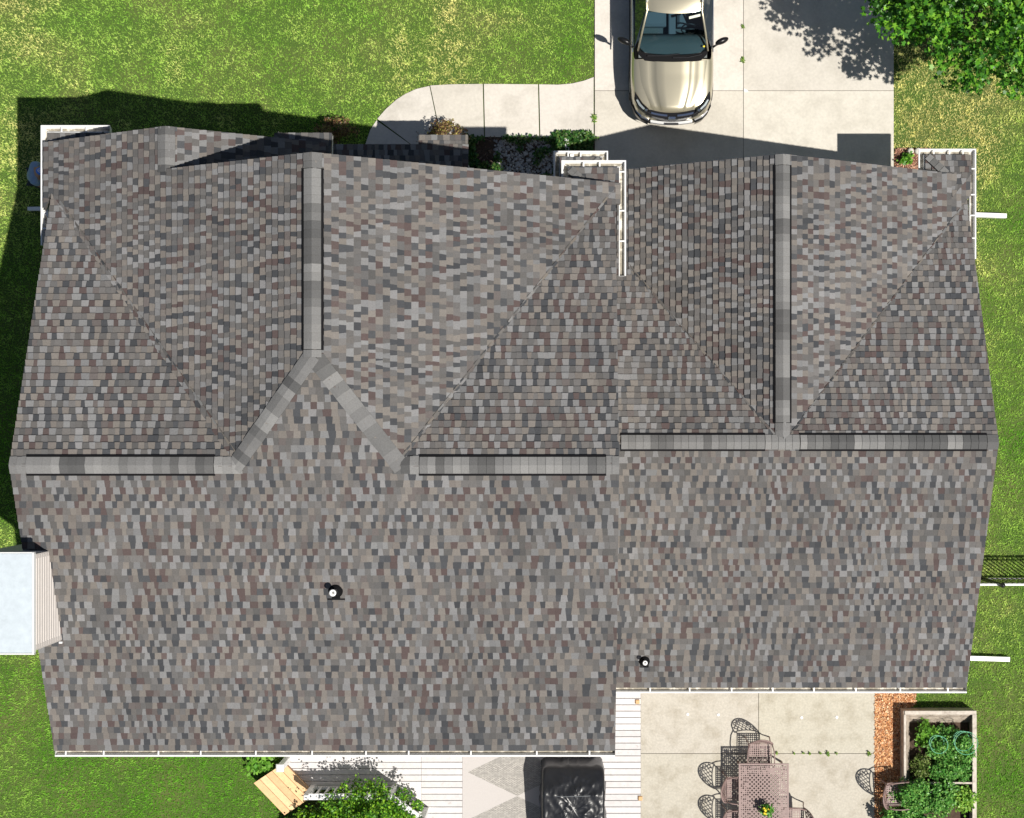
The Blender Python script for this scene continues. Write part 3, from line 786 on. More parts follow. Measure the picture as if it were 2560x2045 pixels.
# --- walls
def lapwall(name, pts, axis, pos, th, parent=house, mt=M_cream):
    """pts (u,z) polygon; axis 'x': wall in plane x=pos (u=y) ; 'y': plane y=pos (u=x); laps as steps"""
    z0, z1 = min(p[1] for p in pts), max(p[1] for p in pts); mb = MB(); s = 1 if th > 0 else -1
    q = pts if area(pts) > 0 else pts[::-1]; z = z0; H_ = .11
    def W(u, zz, off): return (pos+off, u, zz) if axis == 'x' else (u, pos+off, zz)
    while z < z1-1e-4:
        zt = min(z+H_, z1); zm = min(z+.62*H_, zt); o1 = -s*.030
        for za, zb_, oa, ob in ((z, zm, o1, o1), (zm, zt, o1, -s*.002)):
            if zb_-za < 1e-5: continue
            c = clip(clip(q, lambda p: p[1]-za), lambda p: zb_-p[1])
            if len(c) >= 3: mb.face([W(u, zz, oa+(ob-oa)*(zz-za)/(zb_-za)) for u, zz in c])
            lo = sorted([u for u, zz in c if abs(zz-za) < 1e-6])
            if za == z and len(lo) >= 2: mb.face([W(lo[0], z, 0), W(lo[-1], z, 0), W(lo[-1], z, o1), W(lo[0], z, o1)])
        z = zt
    n = len(q); a = [W(u, zz, .0+s*.002) for u, zz in q]; b = [W(u, zz, s*abs(th)) for u, zz in q]
    mb.add(a+b, [tuple(range(n)), tuple(range(2*n-1, n-1, -1))]+[(i, n+i, n+(i+1) % n, (i+1) % n) for i in range(n)])
    return mb.build(name, mt, parent)
walls = []
W_ = lambda *a: walls.append(lapwall('wall', *a))
W_([(-5.4, 0), (5.08, 0), (5.08, 5.4), (4.5, 5.55), (YR, 7.55), (-5.4, 5.54)], 'x', -9.2, .15)
W_([(-9.2, 0), (-4.9, 0), (-4.9, 5.62), (XS, 6.82), (-9.2, 5.72)], 'y', 5.08, -.15)
W_([(-4.9, 0), (.55, 0), (.55, 5.65), (XB, 8.29), (-9.2, 5.72), (-9.2, 5.4), (-4.9, 5.4)], 'y', 4.38, -.15)
W_([(4.36, 0), (5.08, 0), (5.08, 5.4), (4.36, 5.4)], 'x', -4.9, -.15)
W_([(-9.2, 0), (.55, 0), (.55, 5.4), (-9.2, 5.4)], 'y', -5.4, .15)
W_([(-5.4, 0), (4.38, 0), (4.38, 5.6), (YR, 7.55), (-5.4, 5.54)], 'x', .55, -.15)
W_([(-4.75, 0), (5.05, 0), (5.05, 2.5), (GYR, 4.72), (-4.75, 2.65)], 'x', 7.85, -.15)
W_([(.1, 0), (7.85, 0), (7.85, 2.69), (GX, 4.72), (.1, 2.62)], 'y', 5.05, -.15)
W_([(.56, 0), (7.85, 0), (7.85, 2.5), (.56, 2.5)], 'y', -4.75, .15)
W_([(4.38, 0), (5.05, 0), (5.05, 2.5), (4.38, 2.5)], 'x', .1, .15)
# windows, doors
def window(parent, axis, pos, u, z, wd, hh, s):
    """s: outward sign"""
    mb = MB(); f = .06
    def Bx(u0, u1, z0, z1, d0, d1):
        a, b = sorted((pos+s*d0, pos+s*d1))
        if axis == 'x': mb.box(a, u0, z0, b, u1, z1)
        else: mb.box(u0, a, z0, u1, b, z1)
    Bx(u-wd/2-f, u+wd/2+f, z-f, z, .0, .05); Bx(u-wd/2-f, u+wd/2+f, z+hh, z+hh+f, .0, .05)
    Bx(u-wd/2-f, u-wd/2, z, z+hh, .0, .05); Bx(u+wd/2, u+wd/2+f, z, z+hh, .0, .05); Bx(u-wd/2, u+wd/2, z+hh/2-.02, z+hh/2+.02, .0, .04)
    w = mb.build('window', M_white, parent)
    mb = MB(); Bx(u-wd/2, u+wd/2, z, z+hh, .0, .025); mb.build('pane', M_window, w)
for u in (-8.1, -6.0): window(house, 'y', 5.10, u, 3.4, .9, 1.3, 1)
for u in (-3.6, -1.2): window(house, 'y', 4.40, u, 3.6, .9, 1.2, 1)
for u in (-8, -5.5, -3, -1): window(house, 'y', -5.42, u, 3.4, .9, 1.3, -1)
for u in (-3, 2.5): window(house, 'x', -9.22, u, 3.4, .9, 1.3, -1)
for u in (-2.0, 2.2): window(house, 'x', 7.87, u, 1.0, .8, 1.0, 1)
mb = MB(); mb.box(1.5, 5.06, .05, 6.4, 5.10, 2.2)
for k in range(4): mb.box(1.5, 5.10, .08+.54*k, 6.4, 5.115, .56+.54*k)
mb.build('garage_door', M_white, house)
mb = MB(); mb.box(-3.9, 4.39, .1, -2.9, 4.44, 2.2); fd = mb.build('front_door', mat('door_red', (.25, .05, .04), .5), house)
mb = MB(); mb.box(-2.99, 4.441, 1.05, -2.95, 4.5, 1.12); mb.build('handle', M_chrome, fd)
mb = MB(); mb.box(-3.6, -5.46, .2, -1.8, -5.42, 2.3); mb.build('patio_door', M_window, house)
for x in (-7.8, -4.6, -2.25):
    mb = MB(); mb.box(x-.07, 5.8, 0, x+.07, 5.94, 2.5); mb.build('porch_post', M_white, house)
mb = MB(); mb.box(-8.0, 4.4, 0, -4.1, 5.05, .12); mb.build('porch_floor', M_conc, house)

# --- chimney
cxa, cxb, cya, cyb, czt = -10.15, -9.11, -3.56, -1.96, 7.80
ch = lapwall('chimney', [(cya, 0), (cyb, 0), (cyb, czt-.03), (cya, czt-.03)], 'x', cxb, -.05)
for a in (([(cya, 0), (cyb, 0), (cyb, czt-.03), (cya, czt-.03)], 'x', cxa, .05), ([(cxa, 0), (cxb, 0), (cxb, czt-.03), (cxa, czt-.03)], 'y', cya, .05), ([(cxa, 0), (cxb, 0), (cxb, czt-.03), (cxa, czt-.03)], 'y', cyb, -.05)):
    lapwall('chimney_wall', *a, parent=ch)
mb = MB(); mb.cham(cxa-.03, cya-.05, czt-.06, cxb+.03, cyb+.04, czt+.012, .012); cp = mb.build('cap', M_galv, ch)
mb = MB()
e = .012
mb.box(cxb+.012, cya-.06, czt-.05, cxb+.045, cyb+.05, czt+.03)
mb.box(cxa-.04, cya-.075, czt-.05, cxb+.045, cya-.052, czt+.02)
mb.box(cxa-.04, cyb+.042, czt-.05, cxb+.045, cyb+.06, czt+.02)
mb.build('trim', M_white, ch)
mb = MB()   # corner boards
mb.box(cxb-.05, cya-.02, 0, cxb+.028, cya+.07, czt-.065); mb.box(cxb-.05, cyb-.06, 0, cxb+.028, cyb+.02, czt-.065)
mb.build('corner_board', M_cream, ch)
mb = MB()
zz = back.z(cxb, cya); mb.box(cxb-.02, cya-.08, zz-.02, cxb+.035, cya-.045, zz+.035); mb.build('flashing', M_white, ch)
# --- downspouts
def spout(pts, name='downspout', r=.04):
    mb = MB(); pts = [Vector(p) for p in pts]
    for a, b in zip(pts[:-1], pts[1:]):
        d = (b-a); L = d.length; q = d.to_track_quat('Z', 'Y').to_matrix().to_4x4(); q = Matrix.Translation(a) @ q
        mb.box(-r, -r*1.2, 0, r, r*1.2, L, M=q)
    return mb.build(name, M_white, house)
x1, y1 = G(70, 522, .1); spout([(-9.78, 4.2, 5.35), (-9.27, 4.6, 5.1), (-9.27, y1, .25), (x1, y1, .08)])
x1, y1 = G(2515, 540, .1); spout([(8.28, 4.9, 2.45), (7.93, 4.95, 2.2), (7.93, G(0, 536, .1)[1], .25), (x1, y1, .08)], r=.05)
x1, y1 = G(2523, 1648, .1); spout([(7.95, -5.12, 2.5), (7.93, -4.9, 2.3), (7.93, G(0, 1640, .1)[1], .2), (x1, y1, .08)], r=.05)
x1, y1 = G(1416, 343, .1); spout([(.05, 5.9, 2.5), (.05, 5.12, 2.3), (.05, 5.12, .2), (x1, y1, .10)], r=.04)

# ================================================================== DECK
DZ = .16; dxl = G(716, 0, DZ)[0]; dxr = G(1602, 0, DZ)[0]
deck = thing('deck', 'whitewashed wooden deck behind the house', 'deck', (0, -7, 0))
rd = random.Random(5)
def boards(x0, x1, y0, y1, mb, bw=.142):
    y = y1
    while y > y0:
        b = rd.uniform(.86, 1.03); c = (.66*b, .635*b, .63*b)
        mb.cham(x0+.002, y-bw+.0085, DZ-.03, x1-.002, y-.003, DZ+rd.uniform(-.001, .002), .006, c); y -= bw
mb = MB(); xs_ = G(1053, 0, DZ)[0]
boards(dxl, xs_, -7.62, -4.9, mb); boards(xs_, dxr, -9.6, -4.9, mb)
# angled left part of the deck
mb.build('deck_board', M_deck, deck)
mb = MB(); mb.box(dxl+.02, -7.6, 0, dxr-.02, -4.9, DZ-.035); mb.box(xs_+.02, -9.6, 0, dxr-.02, -7.6, DZ-.035); mb.build('deck_frame', M_joint, deck)
# angled corner between the two
mb = MB(); mb.prism([(xs_, -7.62), (-4.0, -7.62), (xs_, -8.6)], DZ-.03, DZ-.002, (.78, .74, .72)); mb.build('corner_board', M_deck, deck)
for a, b in ((1594, 1755), (1601, 1996)):
    mb = MB(); x, y = G(a, b, DZ+.03); mb.cham(x-.045, y-.045, DZ, x+.045, y+.045, DZ+.05, .01, (.62, .38, .18)); mb.build('post_stub', M_pine, deck)
# railing
rail = thing('deck_railing', 'white deck railing with square balusters half hidden by the shrub', 'railing', (-5, -7.78, DZ))
ry = -7.72; rp = [(G(766, 0, 1.05)[0], ry), (G(975, 0, 1.05)[0], ry), G(1056, 2050, 1.05)]
mbt = MB(); mbb = MB(); mbp = []
for a, b in zip(rp[:-1], rp[1:]):
    a = Vector((*a, 0)); b = Vector((*b, 0)); d = (b-a); L = d.length; an = math.atan2(d.y, d.x)
    M = Matrix.Translation(a) @ Matrix.Rotation(an, 4, 'Z')
    mbt.cham(-.05, -.07, 1.01, L+.05, .07, 1.05, .01, M=M); mbt.box(0, -.03, .93, L, .03, .975, M=M); mbb.box(0, -.03, DZ+.06, L, .03, DZ+.12, M=M)
    k = int(L/.17)
    for i in range(1, k): mbp.append((M, i*L/k))
mbt.build('top_rail', M_white, rail); mbb.build('bottom_rail', M_white, rail)
for M, u in mbp:
    mb = MB(); mb.box(u-.022, -.022, DZ+.12, u+.022, .022, .93, M=M); mb.build('baluster', M_white, rail)
for p in rp: 
    mb = MB(); mb.cham(p[0]-.055, p[1]-.055, DZ, p[0]+.055, p[1]+.055, 1.12, .015); mb.build('post', M_white, rail)
# newel post at the steps
x, y = G(699, 1921, 1.15)
t = thing('newel_post', 'white square post with flat cap at the top of the wooden steps', 'post', (x, y, 0))
mb = MB(); mb.box(x-.06, y-.06, 0, x+.06, y+.06, 1.1); mb.build('shaft', M_white, t)
mb = MB(); mb.cham(x-.085, y-.085, 1.1, x+.085, y+.085, 1.15, .02); mb.build('cap', M_white, t)
# new pine steps
pc = [Vector((*G(a, b, .34), 0)) for a, b in ((634, 1958), (711, 1907), (775, 1976), (711, 2038))]
t = thing('wooden_steps', 'new unpainted pine platform step set at an angle by the deck', 'steps', (pc[0].x, pc[0].y, 0))
e1 = (pc[1]-pc[0]); e2 = (pc[3]-pc[0]); cols = [(.72, .46, .24), (.80, .54, .30), (.68, .42, .22), (.78, .52, .27), (.74, .47, .25)]
for i in range(5):
    mb = MB(); a = pc[0]+e1*(i/5+.006); b = pc[0]+e1*((i+1)/5-.006)
    mb.prism([(p.x, p.y) for p in (a, b, b+e2, a+e2)][::-1], .31, .345+.001*(i % 2), cols[i]); mb.build('tread_board', M_pine, t)
mb = MB(); i_ = .05; cc = sum(pc, Vector())/4
mb.prism([(p.x, p.y) for p in [cc+(q-cc)*.95 for q in pc]][::-1], .0, .305, (.5, .3, .16)); mb.build('step_frame', M_pine, t)

# --- rug
rx0, ry1 = G(1156, 1876, DZ); rx1 = G(1427, 0, DZ)[0]
Mr = bpy.data.materials.new('rug_weave'); Mr.use_nodes = True; n = Mr.node_tree.nodes; l = Mr.node_tree.links
tc = n.new('ShaderNodeTexCoord'); sp = n.new('ShaderNodeSeparateXYZ'); l.new(tc.outputs['Object'], sp.inputs[0])
def mth(op, a, b=None, c=None):
    m = n.new('ShaderNodeMath'); m.operation = op
    for i, v in enumerate((a, b, c)):
        if v is None: continue
        if isinstance(v, (int, float)): m.inputs[i].default_value = v
        else: l.new(v, m.inputs[i])
    return m.outputs[0]
dcx = G(1293, 0, DZ)[0]; dcy = G(0, 1930, DZ)[1]; hw = 1.10; hh = .53
u = mth('DIVIDE', mth('ABSOLUTE', mth('SUBTRACT', sp.outputs[0], dcx)), hw)
vm = mth('WRAP', mth('SUBTRACT', sp.outputs[1], dcy), hh, -hh)
v = mth('DIVIDE', mth('ABSOLUTE', vm), hh)
ins = mth('LESS_THAN', mth('ADD', u, v), 1.0)
# woven rows in the diamonds
bx = n.new('ShaderNodeTexBrick'); bx.inputs['Scale'].default_value = 1; bx.inputs['Brick Width'].default_value = .07; bx.inputs['Row Height'].default_value = .024
bx.inputs['Mortar Size'].default_value = .005; bx.inputs['Color1'].default_value = (.57, .53, .48, 1); bx.inputs['Color2'].default_value = (.36, .335, .31, 1); bx.inputs['Mortar'].default_value = (.22, .215, .20, 1)
l.new(tc.outputs['Object'], bx.inputs['Vector'])
nz = n.new('ShaderNodeTexNoise'); nz.inputs['Scale'].default_value = 60; l.new(tc.outputs['Object'], nz.inputs['Vector'])
mx0 = n.new('ShaderNodeMix'); mx0.data_type = 'RGBA'; l.new(nz.outputs[0], mx0.inputs[0]); mx0.inputs[6].default_value = (.46, .43, .41, 1); mx0.inputs[7].default_value = (.56, .525, .505, 1)
mx = n.new('ShaderNodeMix'); mx.data_type = 'RGBA'; l.new(ins, mx.inputs[0]); l.new(mx0.outputs[2], mx.inputs[6]); l.new(bx.outputs[0], mx.inputs[7])
b = n['Principled BSDF']; l.new(mx.outputs[2], b.inputs['Base Color']); b.inputs['Roughness'].default_value = .95
mb = MB(); mb.cham(rx0, -9.5, DZ+.002, rx1, ry1, DZ+.012, .004)
tag(mb.build('rug', Mr), 'beige woven outdoor rug with grey diamond pattern on the deck', 'rug')

# --- covered grill
def grill():
    x0, x1 = G(1356, 0, 1.1)[0], G(1511, 0, 1.1)[0]; y1 = G(0, 1920, 1.1)[1]; cx = (x0+x1)/2; hw = (x1-x0)/2
    t = thing('covered_grill', 'barbecue grill under a wrinkled shiny black cover on the deck', 'grill', (cx, y1-.6, DZ))
    nx, ny = 56, 50; L = 1.75
    rs2 = np.random.RandomState(4)
    def prof(v):   # v distance from back edge -> top z
        if v < .58: return .93+.24*(v/.58)**.6
        return 1.17-.16*((v-.58)/1.17)
    def wr(x, y, z):
        a = vnoise([x*1.0+z*.7], [y+z*.4], .13, 31)[0]-.5; b = vnoise([x+y*.8], [y*.35-x*.6], .055, 32)[0]-.5; c = vnoise([x-y], [y+x*.3], .24, 33)[0]-.5
        r_ = 1-abs(2*vnoise([x*1.2+y], [y*.7-x*.5], .16, 34)[0]-1)
        r2_ = 1-abs(2*vnoise([x*.5-y*1.3], [y*.5+x*1.1], .11, 35)[0]-1)
        return .012*a+.02*c+(.022*r_**6+.02*r2_**8)*min(1, .25+abs(c)*3)
    mb = MB(); grid = {}; vs = []; fs = []
    ringn = []
    # outline param: rings from top centre outwards then down the sides
    NU = 120
    def outline(k, s):   # rounded rectangle
        a = 2*math.pi*k/NU; c, s_ = math.cos(a), math.sin(a); p = 13
        r = (abs(c)**p+abs(s_)**p)**(-1/p)
        return c*r, s_*r
    rings = []
    for f in np.linspace(.03, 1, 26): rings.append(('top', f))
    for g_ in np.linspace(.04, 1, 16): rings.append(('side', g_))
    for kind, f in rings:
        for k in range(NU):
            ox, oy = outline(k, 1)
            if kind == 'top':
                x = cx+ox*hw*f; yy = oy*f*L/2; v = L/2-yy; z = prof(max(0, min(L, v)))
                e_ = max(0, f-.95)/.05; z -= .045*e_*e_
                x_, y_, z_ = x, y1-L/2+yy, z+wr(x, yy, 0)*(1-.3*e_)
            else:
                bul = 1+.03*f+ .03*math.sin(k*.35)*f + .018*math.sin(k*1.15+1)*f
                v0 = L/2-oy*L/2; zt = prof(max(0, min(L, v0)))-.045
                x = cx+ox*hw*bul; yy = oy*L/2*(1+.05*f+.012*math.sin(k*.8)*f)
                z = zt*(1-f)+(DZ+.06)*f; d = wr(ox*2+k*.01, oy*2, z)*.9
                x_, y_, z_ = x+ox*d-(max(0, -ox)**2)*.04*f, y1-L/2+yy+oy*d, z
            vs.append((x_, y_, z_))
    m = len(rings)
    for i in range(m-1):
        for k in range(NU): fs.append((i*NU+k, (i+1)*NU+k, (i+1)*NU+(k+1) % NU, i*NU+(k+1) % NU))
    fs.append(tuple(range(NU)))
    mb.add(vs, fs)
    mv = mat('black_vinyl', (.014, .015, .018), .33, spec=.4, bump=.2, bscale=14)
    mb.build('cover', mv, t, True)
    mb = MB(); mb.tube([(cx-hw, y1-.585, 1.145), (cx-.2, y1-.60, 1.175), (cx+.2, y1-.59, 1.175), (cx+hw-.02, y1-.58, 1.145)], .009, 6); mb.build('seam', mat('seam_grey', (.12, .13, .14), .5), t, True)
    mb = MB()
    for sx_ in (-.45, .45):
        for v in (.3, 1.4): mb.box(cx+sx_-.03, y1-v-.03, DZ, cx+sx_+.03, y1-v+.03, .5)
    mb.build('leg', M_black, t)
grill()

# ================================================================== PATIO FURNITURE
def make_chair():
    t = thing('patio_chair', 'x', 'chair')
    def loc(mb, name, parent, sm=True):
        o = mb.build(name, M_iron, None, sm); o.parent = parent; return o
    # chair faces +x ; back at -x
    def bk(u, v):       # back surface: u -1..1 across (y), v 0..1 up
        y = u*.27*(1-.15*v); z = .50+v*.40; x = -.235-.13*v-.045*(1-u*u)
        return (x, y, z)
    rim = []
    for k in range(25):
        a = math.pi*k/24; u = math.cos(a); v = .18+.82*math.sin(a)**.75; rim.append(bk(u*1.02, v))
    rim = [bk(1.0, .0)]+rim+[bk(-1.0, .0)]
    mb = MB(); mb.tube(rim, .016, 6); mb.tube([bk(u, .03) for u in np.linspace(-1, 1, 7)], .011, 6); o = loc(mb, 'backrest', t)
    mb = MB()
    def inside(u, v): return v < .18+.82*max(0, 1-u*u)**.375-.01
    for k in range(-6, 8):
        for s in (1, -1):
            pts = []
            for j in range(13):
                v = j/12*1.0; u = s*(k*.34+v*1.05-.5)
                if abs(u) < .99 and inside(u, v) and v > .02: pts.append(bk(u, v))
            if len(pts) > 1: mb.tube(pts, .0085, 4)
    for (u0, v0, r0) in ((0, .84, .09), (.55, .62, .12), (-.55, .62, .12), (.72, .32, .1), (-.72, .32, .1), (.3, .78, .08), (-.3, .78, .08)):
        mb.tube([bk(u0+r0*1.5*math.cos(a), v0+r0*math.sin(a)) for a in np.linspace(0, 2*math.pi, 11)[:-1]], .009, 4, closed=True)
    loc(mb, 'lattice', o)
    # seat
    mb = MB(); sx0, sx1, sy = -.235, .235, .25
    mb.tube([(sx0, -sy, .43), (sx0, sy, .43), (sx1, sy*1.04, .43), (sx1, -sy*1.04, .43)], .014, 6, closed=True); s = loc(mb, 'seat', t)
    mb = MB()
    def cell(x0, y0, w, b):
        m_ = [(x0, y0), (x0+w, y0), (x0+w, y0+w), (x0, y0+w)]; c = (x0+w/2, y0+w/2); r = w*b
        i_ = [(c[0], c[1]-r), (c[0]+r, c[1]), (c[0], c[1]+r), (c[0]-r, c[1])]
        z = .432; V_ = [(a, b2, z) for a, b2 in m_+i_]
        mb.add(V_, [(0, 1, 5, 4), (1, 2, 6, 5), (2, 3, 7, 6), (3, 0, 4, 7)])
    w_ = .047
    for i in range(10):
        for j in range(10): cell(sx0+i*w_, -.235+j*w_, w_, .44 if (2 <= i < 8 and 2 <= j < 8) else .30+.12*((i*j) % 2))
    loc(mb, 'seat_lattice', s, False)
    for s_ in (1, -1):
        mb = MB(); y = s_*.285
        mb.tube([(-.25, s_*.25, .62), (-.12, y, .655), (.05, y*1.04, .665), (.20, y*1.02, .655), (.245, y, .60), (.235, s_*.26, .43)], .014, 6); loc(mb, 'armrest', t)
        mb = MB(); mb.tube([(.225, s_*.25, .43), (.24, s_*.26, .2), (.27, s_*.275, .0)], [.014, .012, .015], 6); loc(mb, 'leg', t)
        mb = MB(); mb.tube([(-.235, s_*.25, .52), (-.25, s_*.25, .3), (-.30, s_*.27, .0)], [.014, .013, .015], 6); loc(mb, 'leg', t)
    return t
ch0 = make_chair()
CH = [((4.19, -6.93), -90, 'mauve brown metal chair at the head of the table, nearest the house'),
      ((3.70, -7.68), 0, 'mauve brown metal chair at the left side of the table, nearer the house'),
      ((3.70, -8.41), 0, 'mauve brown metal chair at the left side of the table, cut by the frame'),
      ((4.92, -8.36), 180, 'mauve brown metal chair at the right side of the table'),
      ((7.22, -7.80), 4, 'lone metal lattice chair standing among the garden plants on the mulch')]
for i, ((x, y), rz, lb) in enumerate(CH):
    c = ch0 if i == 0 else copy_tree(ch0)
    c.location = (x, y, .04); c.rotation_euler = (0, 0, R(rz)); tag(c, lb, 'chair', 'lattice patio chairs')
# table
zt = .74; x0, yt = G(1847, 1909, zt); x1 = G(1972, 0, zt)[0]; yb = yt-1.9; w_ = (x1-x0)
t = thing('patio_table', 'mauve brown rectangular cast metal table with pierced lattice top', 'table', ((x0+x1)/2, (yt+yb)/2, .04))
mb = MB(); bw = .035
def ringrect(mb, a0, b0, a1, b1, w, z0, z1):
    mb.box(a0, b0, z0, a1, b0+w, z1); mb.box(a0, b1-w, z0, a1, b1, z1); mb.box(a0, b0+w, z0, a0+w, b1-w, z1); mb.box(a1-w, b0+w, z0, a1, b1-w, z1)
ringrect(mb, x0, yb, x1, yt, bw, zt-.03, zt)
tt = mb.build('tabletop', M_iron, t)
mb = MB(); nx = 22; cw = (w_-2*bw)/nx; ny = int((yt-yb-2*bw)/cw)
rd = random.Random(9)
for i in range(nx):
    for j in range(ny):
        X0 = x0+bw+i*cw; Y0 = yb+bw+j*cw; edge = i < 4 or i > nx-5 or j > ny-5 or (j % 19) < 2
        b = rd.choice((.16, .3, .40, .46)) if edge else .46
        if not edge and (i+j) % 2: b = .12
        ox, oy = ((rd.uniform(-.1, .1)*cw, rd.uniform(-.1, .1)*cw) if edge else (0, 0))
        c = (X0+cw/2+ox, Y0+cw/2+oy); r = cw*b*(1.15 if not edge else 1)
        m_ = [(X0, Y0), (X0+cw, Y0), (X0+cw, Y0+cw), (X0, Y0+cw)]; i_ = [(c[0], c[1]-r), (c[0]+r, c[1]), (c[0], c[1]+r), (c[0]-r, c[1])]
        V_ = [(a, q, zt-.004) for a, q in m_+i_]+[(a, q, zt-.014) for a, q in m_+i_]
        mb.add(V_, [(0, 1, 5, 4), (1, 2, 6, 5), (2, 3, 7, 6), (3, 0, 4, 7), (9, 8, 12, 13), (10, 9, 13, 14), (11, 10, 14, 15), (8, 11, 15, 12), (4, 5, 13, 12), (5, 6, 14, 13), (6, 7, 15, 14), (7, 4, 12, 15)])
mb.build('lattice', M_iron, tt)
for a in (x0+.09, x1-.09):
    for b in (yt-.12, yb+.12):
        mb = MB(); mb.tube([(a, b, zt-.03), (a, b, .4), (a+(.03 if a > 4.2 else -.03), b, .04)], [.03, .02, .028], 8); mb.build('leg', M_iron, t)
# planter with yellow flowers
x, y = G(1914, 2024, .9)
t = thing('flower_pot', 'potted green plant with yellow flowers on the lattice table', 'plant', (x, y, zt))
mb = MB(); mb.lathe([(.06, zt), (.10, zt+.14), (.11, zt+.15), (.095, zt+.15), (.09, zt+.12), (.005, zt+.12)], x, y, 18); mb.build('pot', mat('dark_pot', (.05, .04, .04), .6), t, True)
pos = blob(420, (x, y, zt+.22), (.15, .15, .1), 71, .2, 30, .05); leaves('foliage', pos, .06, mixcol(len(pos), 71, (.08, .25, .03), (.12, .35, .04), (.05, .16, .02)), LEAF4, M_leaf, .8, t, 71)
pos = blob(12, (x+.02, y-.02, zt+.28), (.13, .13, .04), 72, .3)
for p in pos:
    mb = MB(); mb.lathe([(.005, -.005), (.028, 0), (.024, .016), (.005, .024)], 0, 0, 10, M=Matrix.Translation(p)); mb.build('flower', M_yel, t, True)

# ================================================================== GARDEN BED
zb = .42
A = [G(2263, 1781, zb), G(2439, 1781, zb)]; ox0, oy1 = A[0]; ox1 = A[1][0]; oyb = -10.2
t = thing('garden_bed', 'raised garden bed of weathered grey boards filled with plants', 'planter', ((ox0+ox1)/2, -8, 0))
def board(name, quad, th=.03, par=t, m_=M_wood):
    """a thick board from 4 corners"""
    q = [Vector(p) for p in quad]; n_ = (q[1]-q[0]).cross(q[3]-q[0]).normalized()*th; mb = MB()
    vs = q+[p-n_ for p in q]; mb.add(vs, [(0, 1, 2, 3), (7, 6, 5, 4), (0, 4, 5, 1), (1, 5, 6, 2), (2, 6, 7, 3), (3, 7, 4, 0)]); return mb.build(name, m_, par)
iy = .27; ix = .17
M_rim = mat('pale_wood', (.56, .50, .43), .85, var=.22, vscale=9, col2=(.32, .27, .22), c2scale=6, c2lo=.5, c2hi=.75, bump=.3, bscale=40)
# north wall, leaning inward in three boards
for k in range(3):
    f0, f1 = k/3+.03, (k+1)/3-.03; sag = .015*(k % 2)
    z0_, z1_ = zb-.36*f0-.02, zb-.36*f1-.02
    board('side_board', [(ox0+ix*f0, oy1-iy*f0-.03, z0_), (ox0+ix*f1, oy1-iy*f1-.03, z1_), (ox1-.06, oy1-iy*f1-.03-sag, z1_), (ox1-.03, oy1-iy*f0-.03, z0_)])
    board('side_board', [(ox0+ix*f0+.02, oyb, z0_), (ox0+ix*f1+.02, oyb, z1_), (ox0+ix*f1+.02, oy1-iy*f1, z1_), (ox0+ix*f0+.02, oy1-iy*f0, z0_)])
mb = MB(); mb.box(ox0, oy1-.002, 0, ox1-.002, oy1+.03, zb-.03); mb.box(ox0-.03, oyb, 0, ox0, oy1+.03, zb-.03); mb.box(ox1-.035, oyb, 0, ox1-.005, oy1-.003, zb-.03); mb.build('outer_board', M_wood, t)
mb = MB(); mb.cham(ox0-.01, oy1-.05, zb-.03, ox1+.02, oy1+.035, zb, .006); mb.build('top_rail', M_rim, t)
mb = MB(); mb.cham(ox0-.03, oyb, zb-.032, ox0+.02, oy1-.052, zb-.002, .006); mb.build('top_rail', M_rim, t)
mb = MB(); mb.cham(ox1-.07, oyb, zb-.032, ox1+.025, oy1-.052, zb-.002, .006); mb.build('top_rail', M_rim, t)
x, y = G(2300, 1958, zb); x2 = G(2395, 0, zb)[0]
mb = MB(); mb.box(ox0+.03, y-.02, zb-.05, ox1-.07, y+.02, zb-.01); mb.build('cross_bar', M_rim, t)
mb = MB(); mb.box(ox0+.05, oyb+.02, .0, ox1-.06, oy1-.05, .05); mb.build('soil', M_soil, t)
def veg(name, label, px, py, z, rad, n, size, cols, seed, clumps=70, cr=.1):
    bush(name, label, 'plant', px, py, z, rad, n, size, cols, seed, clumps, cr)
vg = [(.06, .21, .03), (.10, .30, .05), (.17, .40, .08), (.25, .47, .10)]
veg('pepper_plant', 'yellow green leafy plant in the upper left corner of the garden bed', 2315, 1835, .3, (.2, .3, .2), 620, .09, [(.2, .42, .05), (.14, .34, .04)], 51)
veg('tomato_plant', 'green tomato plant inside the smaller ring cage in the bed', 2352, 1872, .4, (.28, .3, .26), 1800, .06, vg, 52)
veg('tomato_plant', 'green tomato plant inside the larger ring cage by the bed edge', 2405, 1868, .4, (.24, .32, .26), 1700, .06, vg, 53)
veg('herb_plant', 'olive green sparse plant at the left rim of the bed', 2305, 1915, .3, (.22, .3, .2), 1500, .05, [(.16, .24, .05), (.25, .3, .1), (.1, .17, .03)], 54)
veg('squash_plant', 'dense green plant at the centre of the bed just above the cross bar', 2370, 1925, .4, (.4, .25, .3), 2800, .06, vg, 55)
veg('bean_plant', 'bushy green plant spilling over the left rim toward the lone chair', 2285, 1990, .5, (.5, .35, .4), 3800, .06, vg, 56)
veg('cucumber_plant', 'large leafy plant at the bottom of the bed below the cross bar', 2350, 1995, .45, (.42, .42, .38), 4200, .06, vg, 57)
veg('zinnia_plant', 'bright yellow green plant at the lower right of the bed', 2410, 2000, .4, (.26, .26, .2), 900, .07, [(.3, .48, .07), (.2, .42, .05)], 58)
veg('kale_plant', 'dark green plant at the lower left corner of the bed, at the picture edge', 2270, 2050, .45, (.6, .36, .34), 2600, .07, vg, 59)
veg('parsley_plant', 'low green plants along the right rim of the bed between the cages and cross bar', 2412, 1925, .25, (.2, .42, .18), 1500, .05, vg, 60)
veg('basil_plant', 'low leafy plant in the shade of the upper board, centre of the bed', 2360, 1830, .18, (.34, .13, .14), 700, .06, vg, 62)
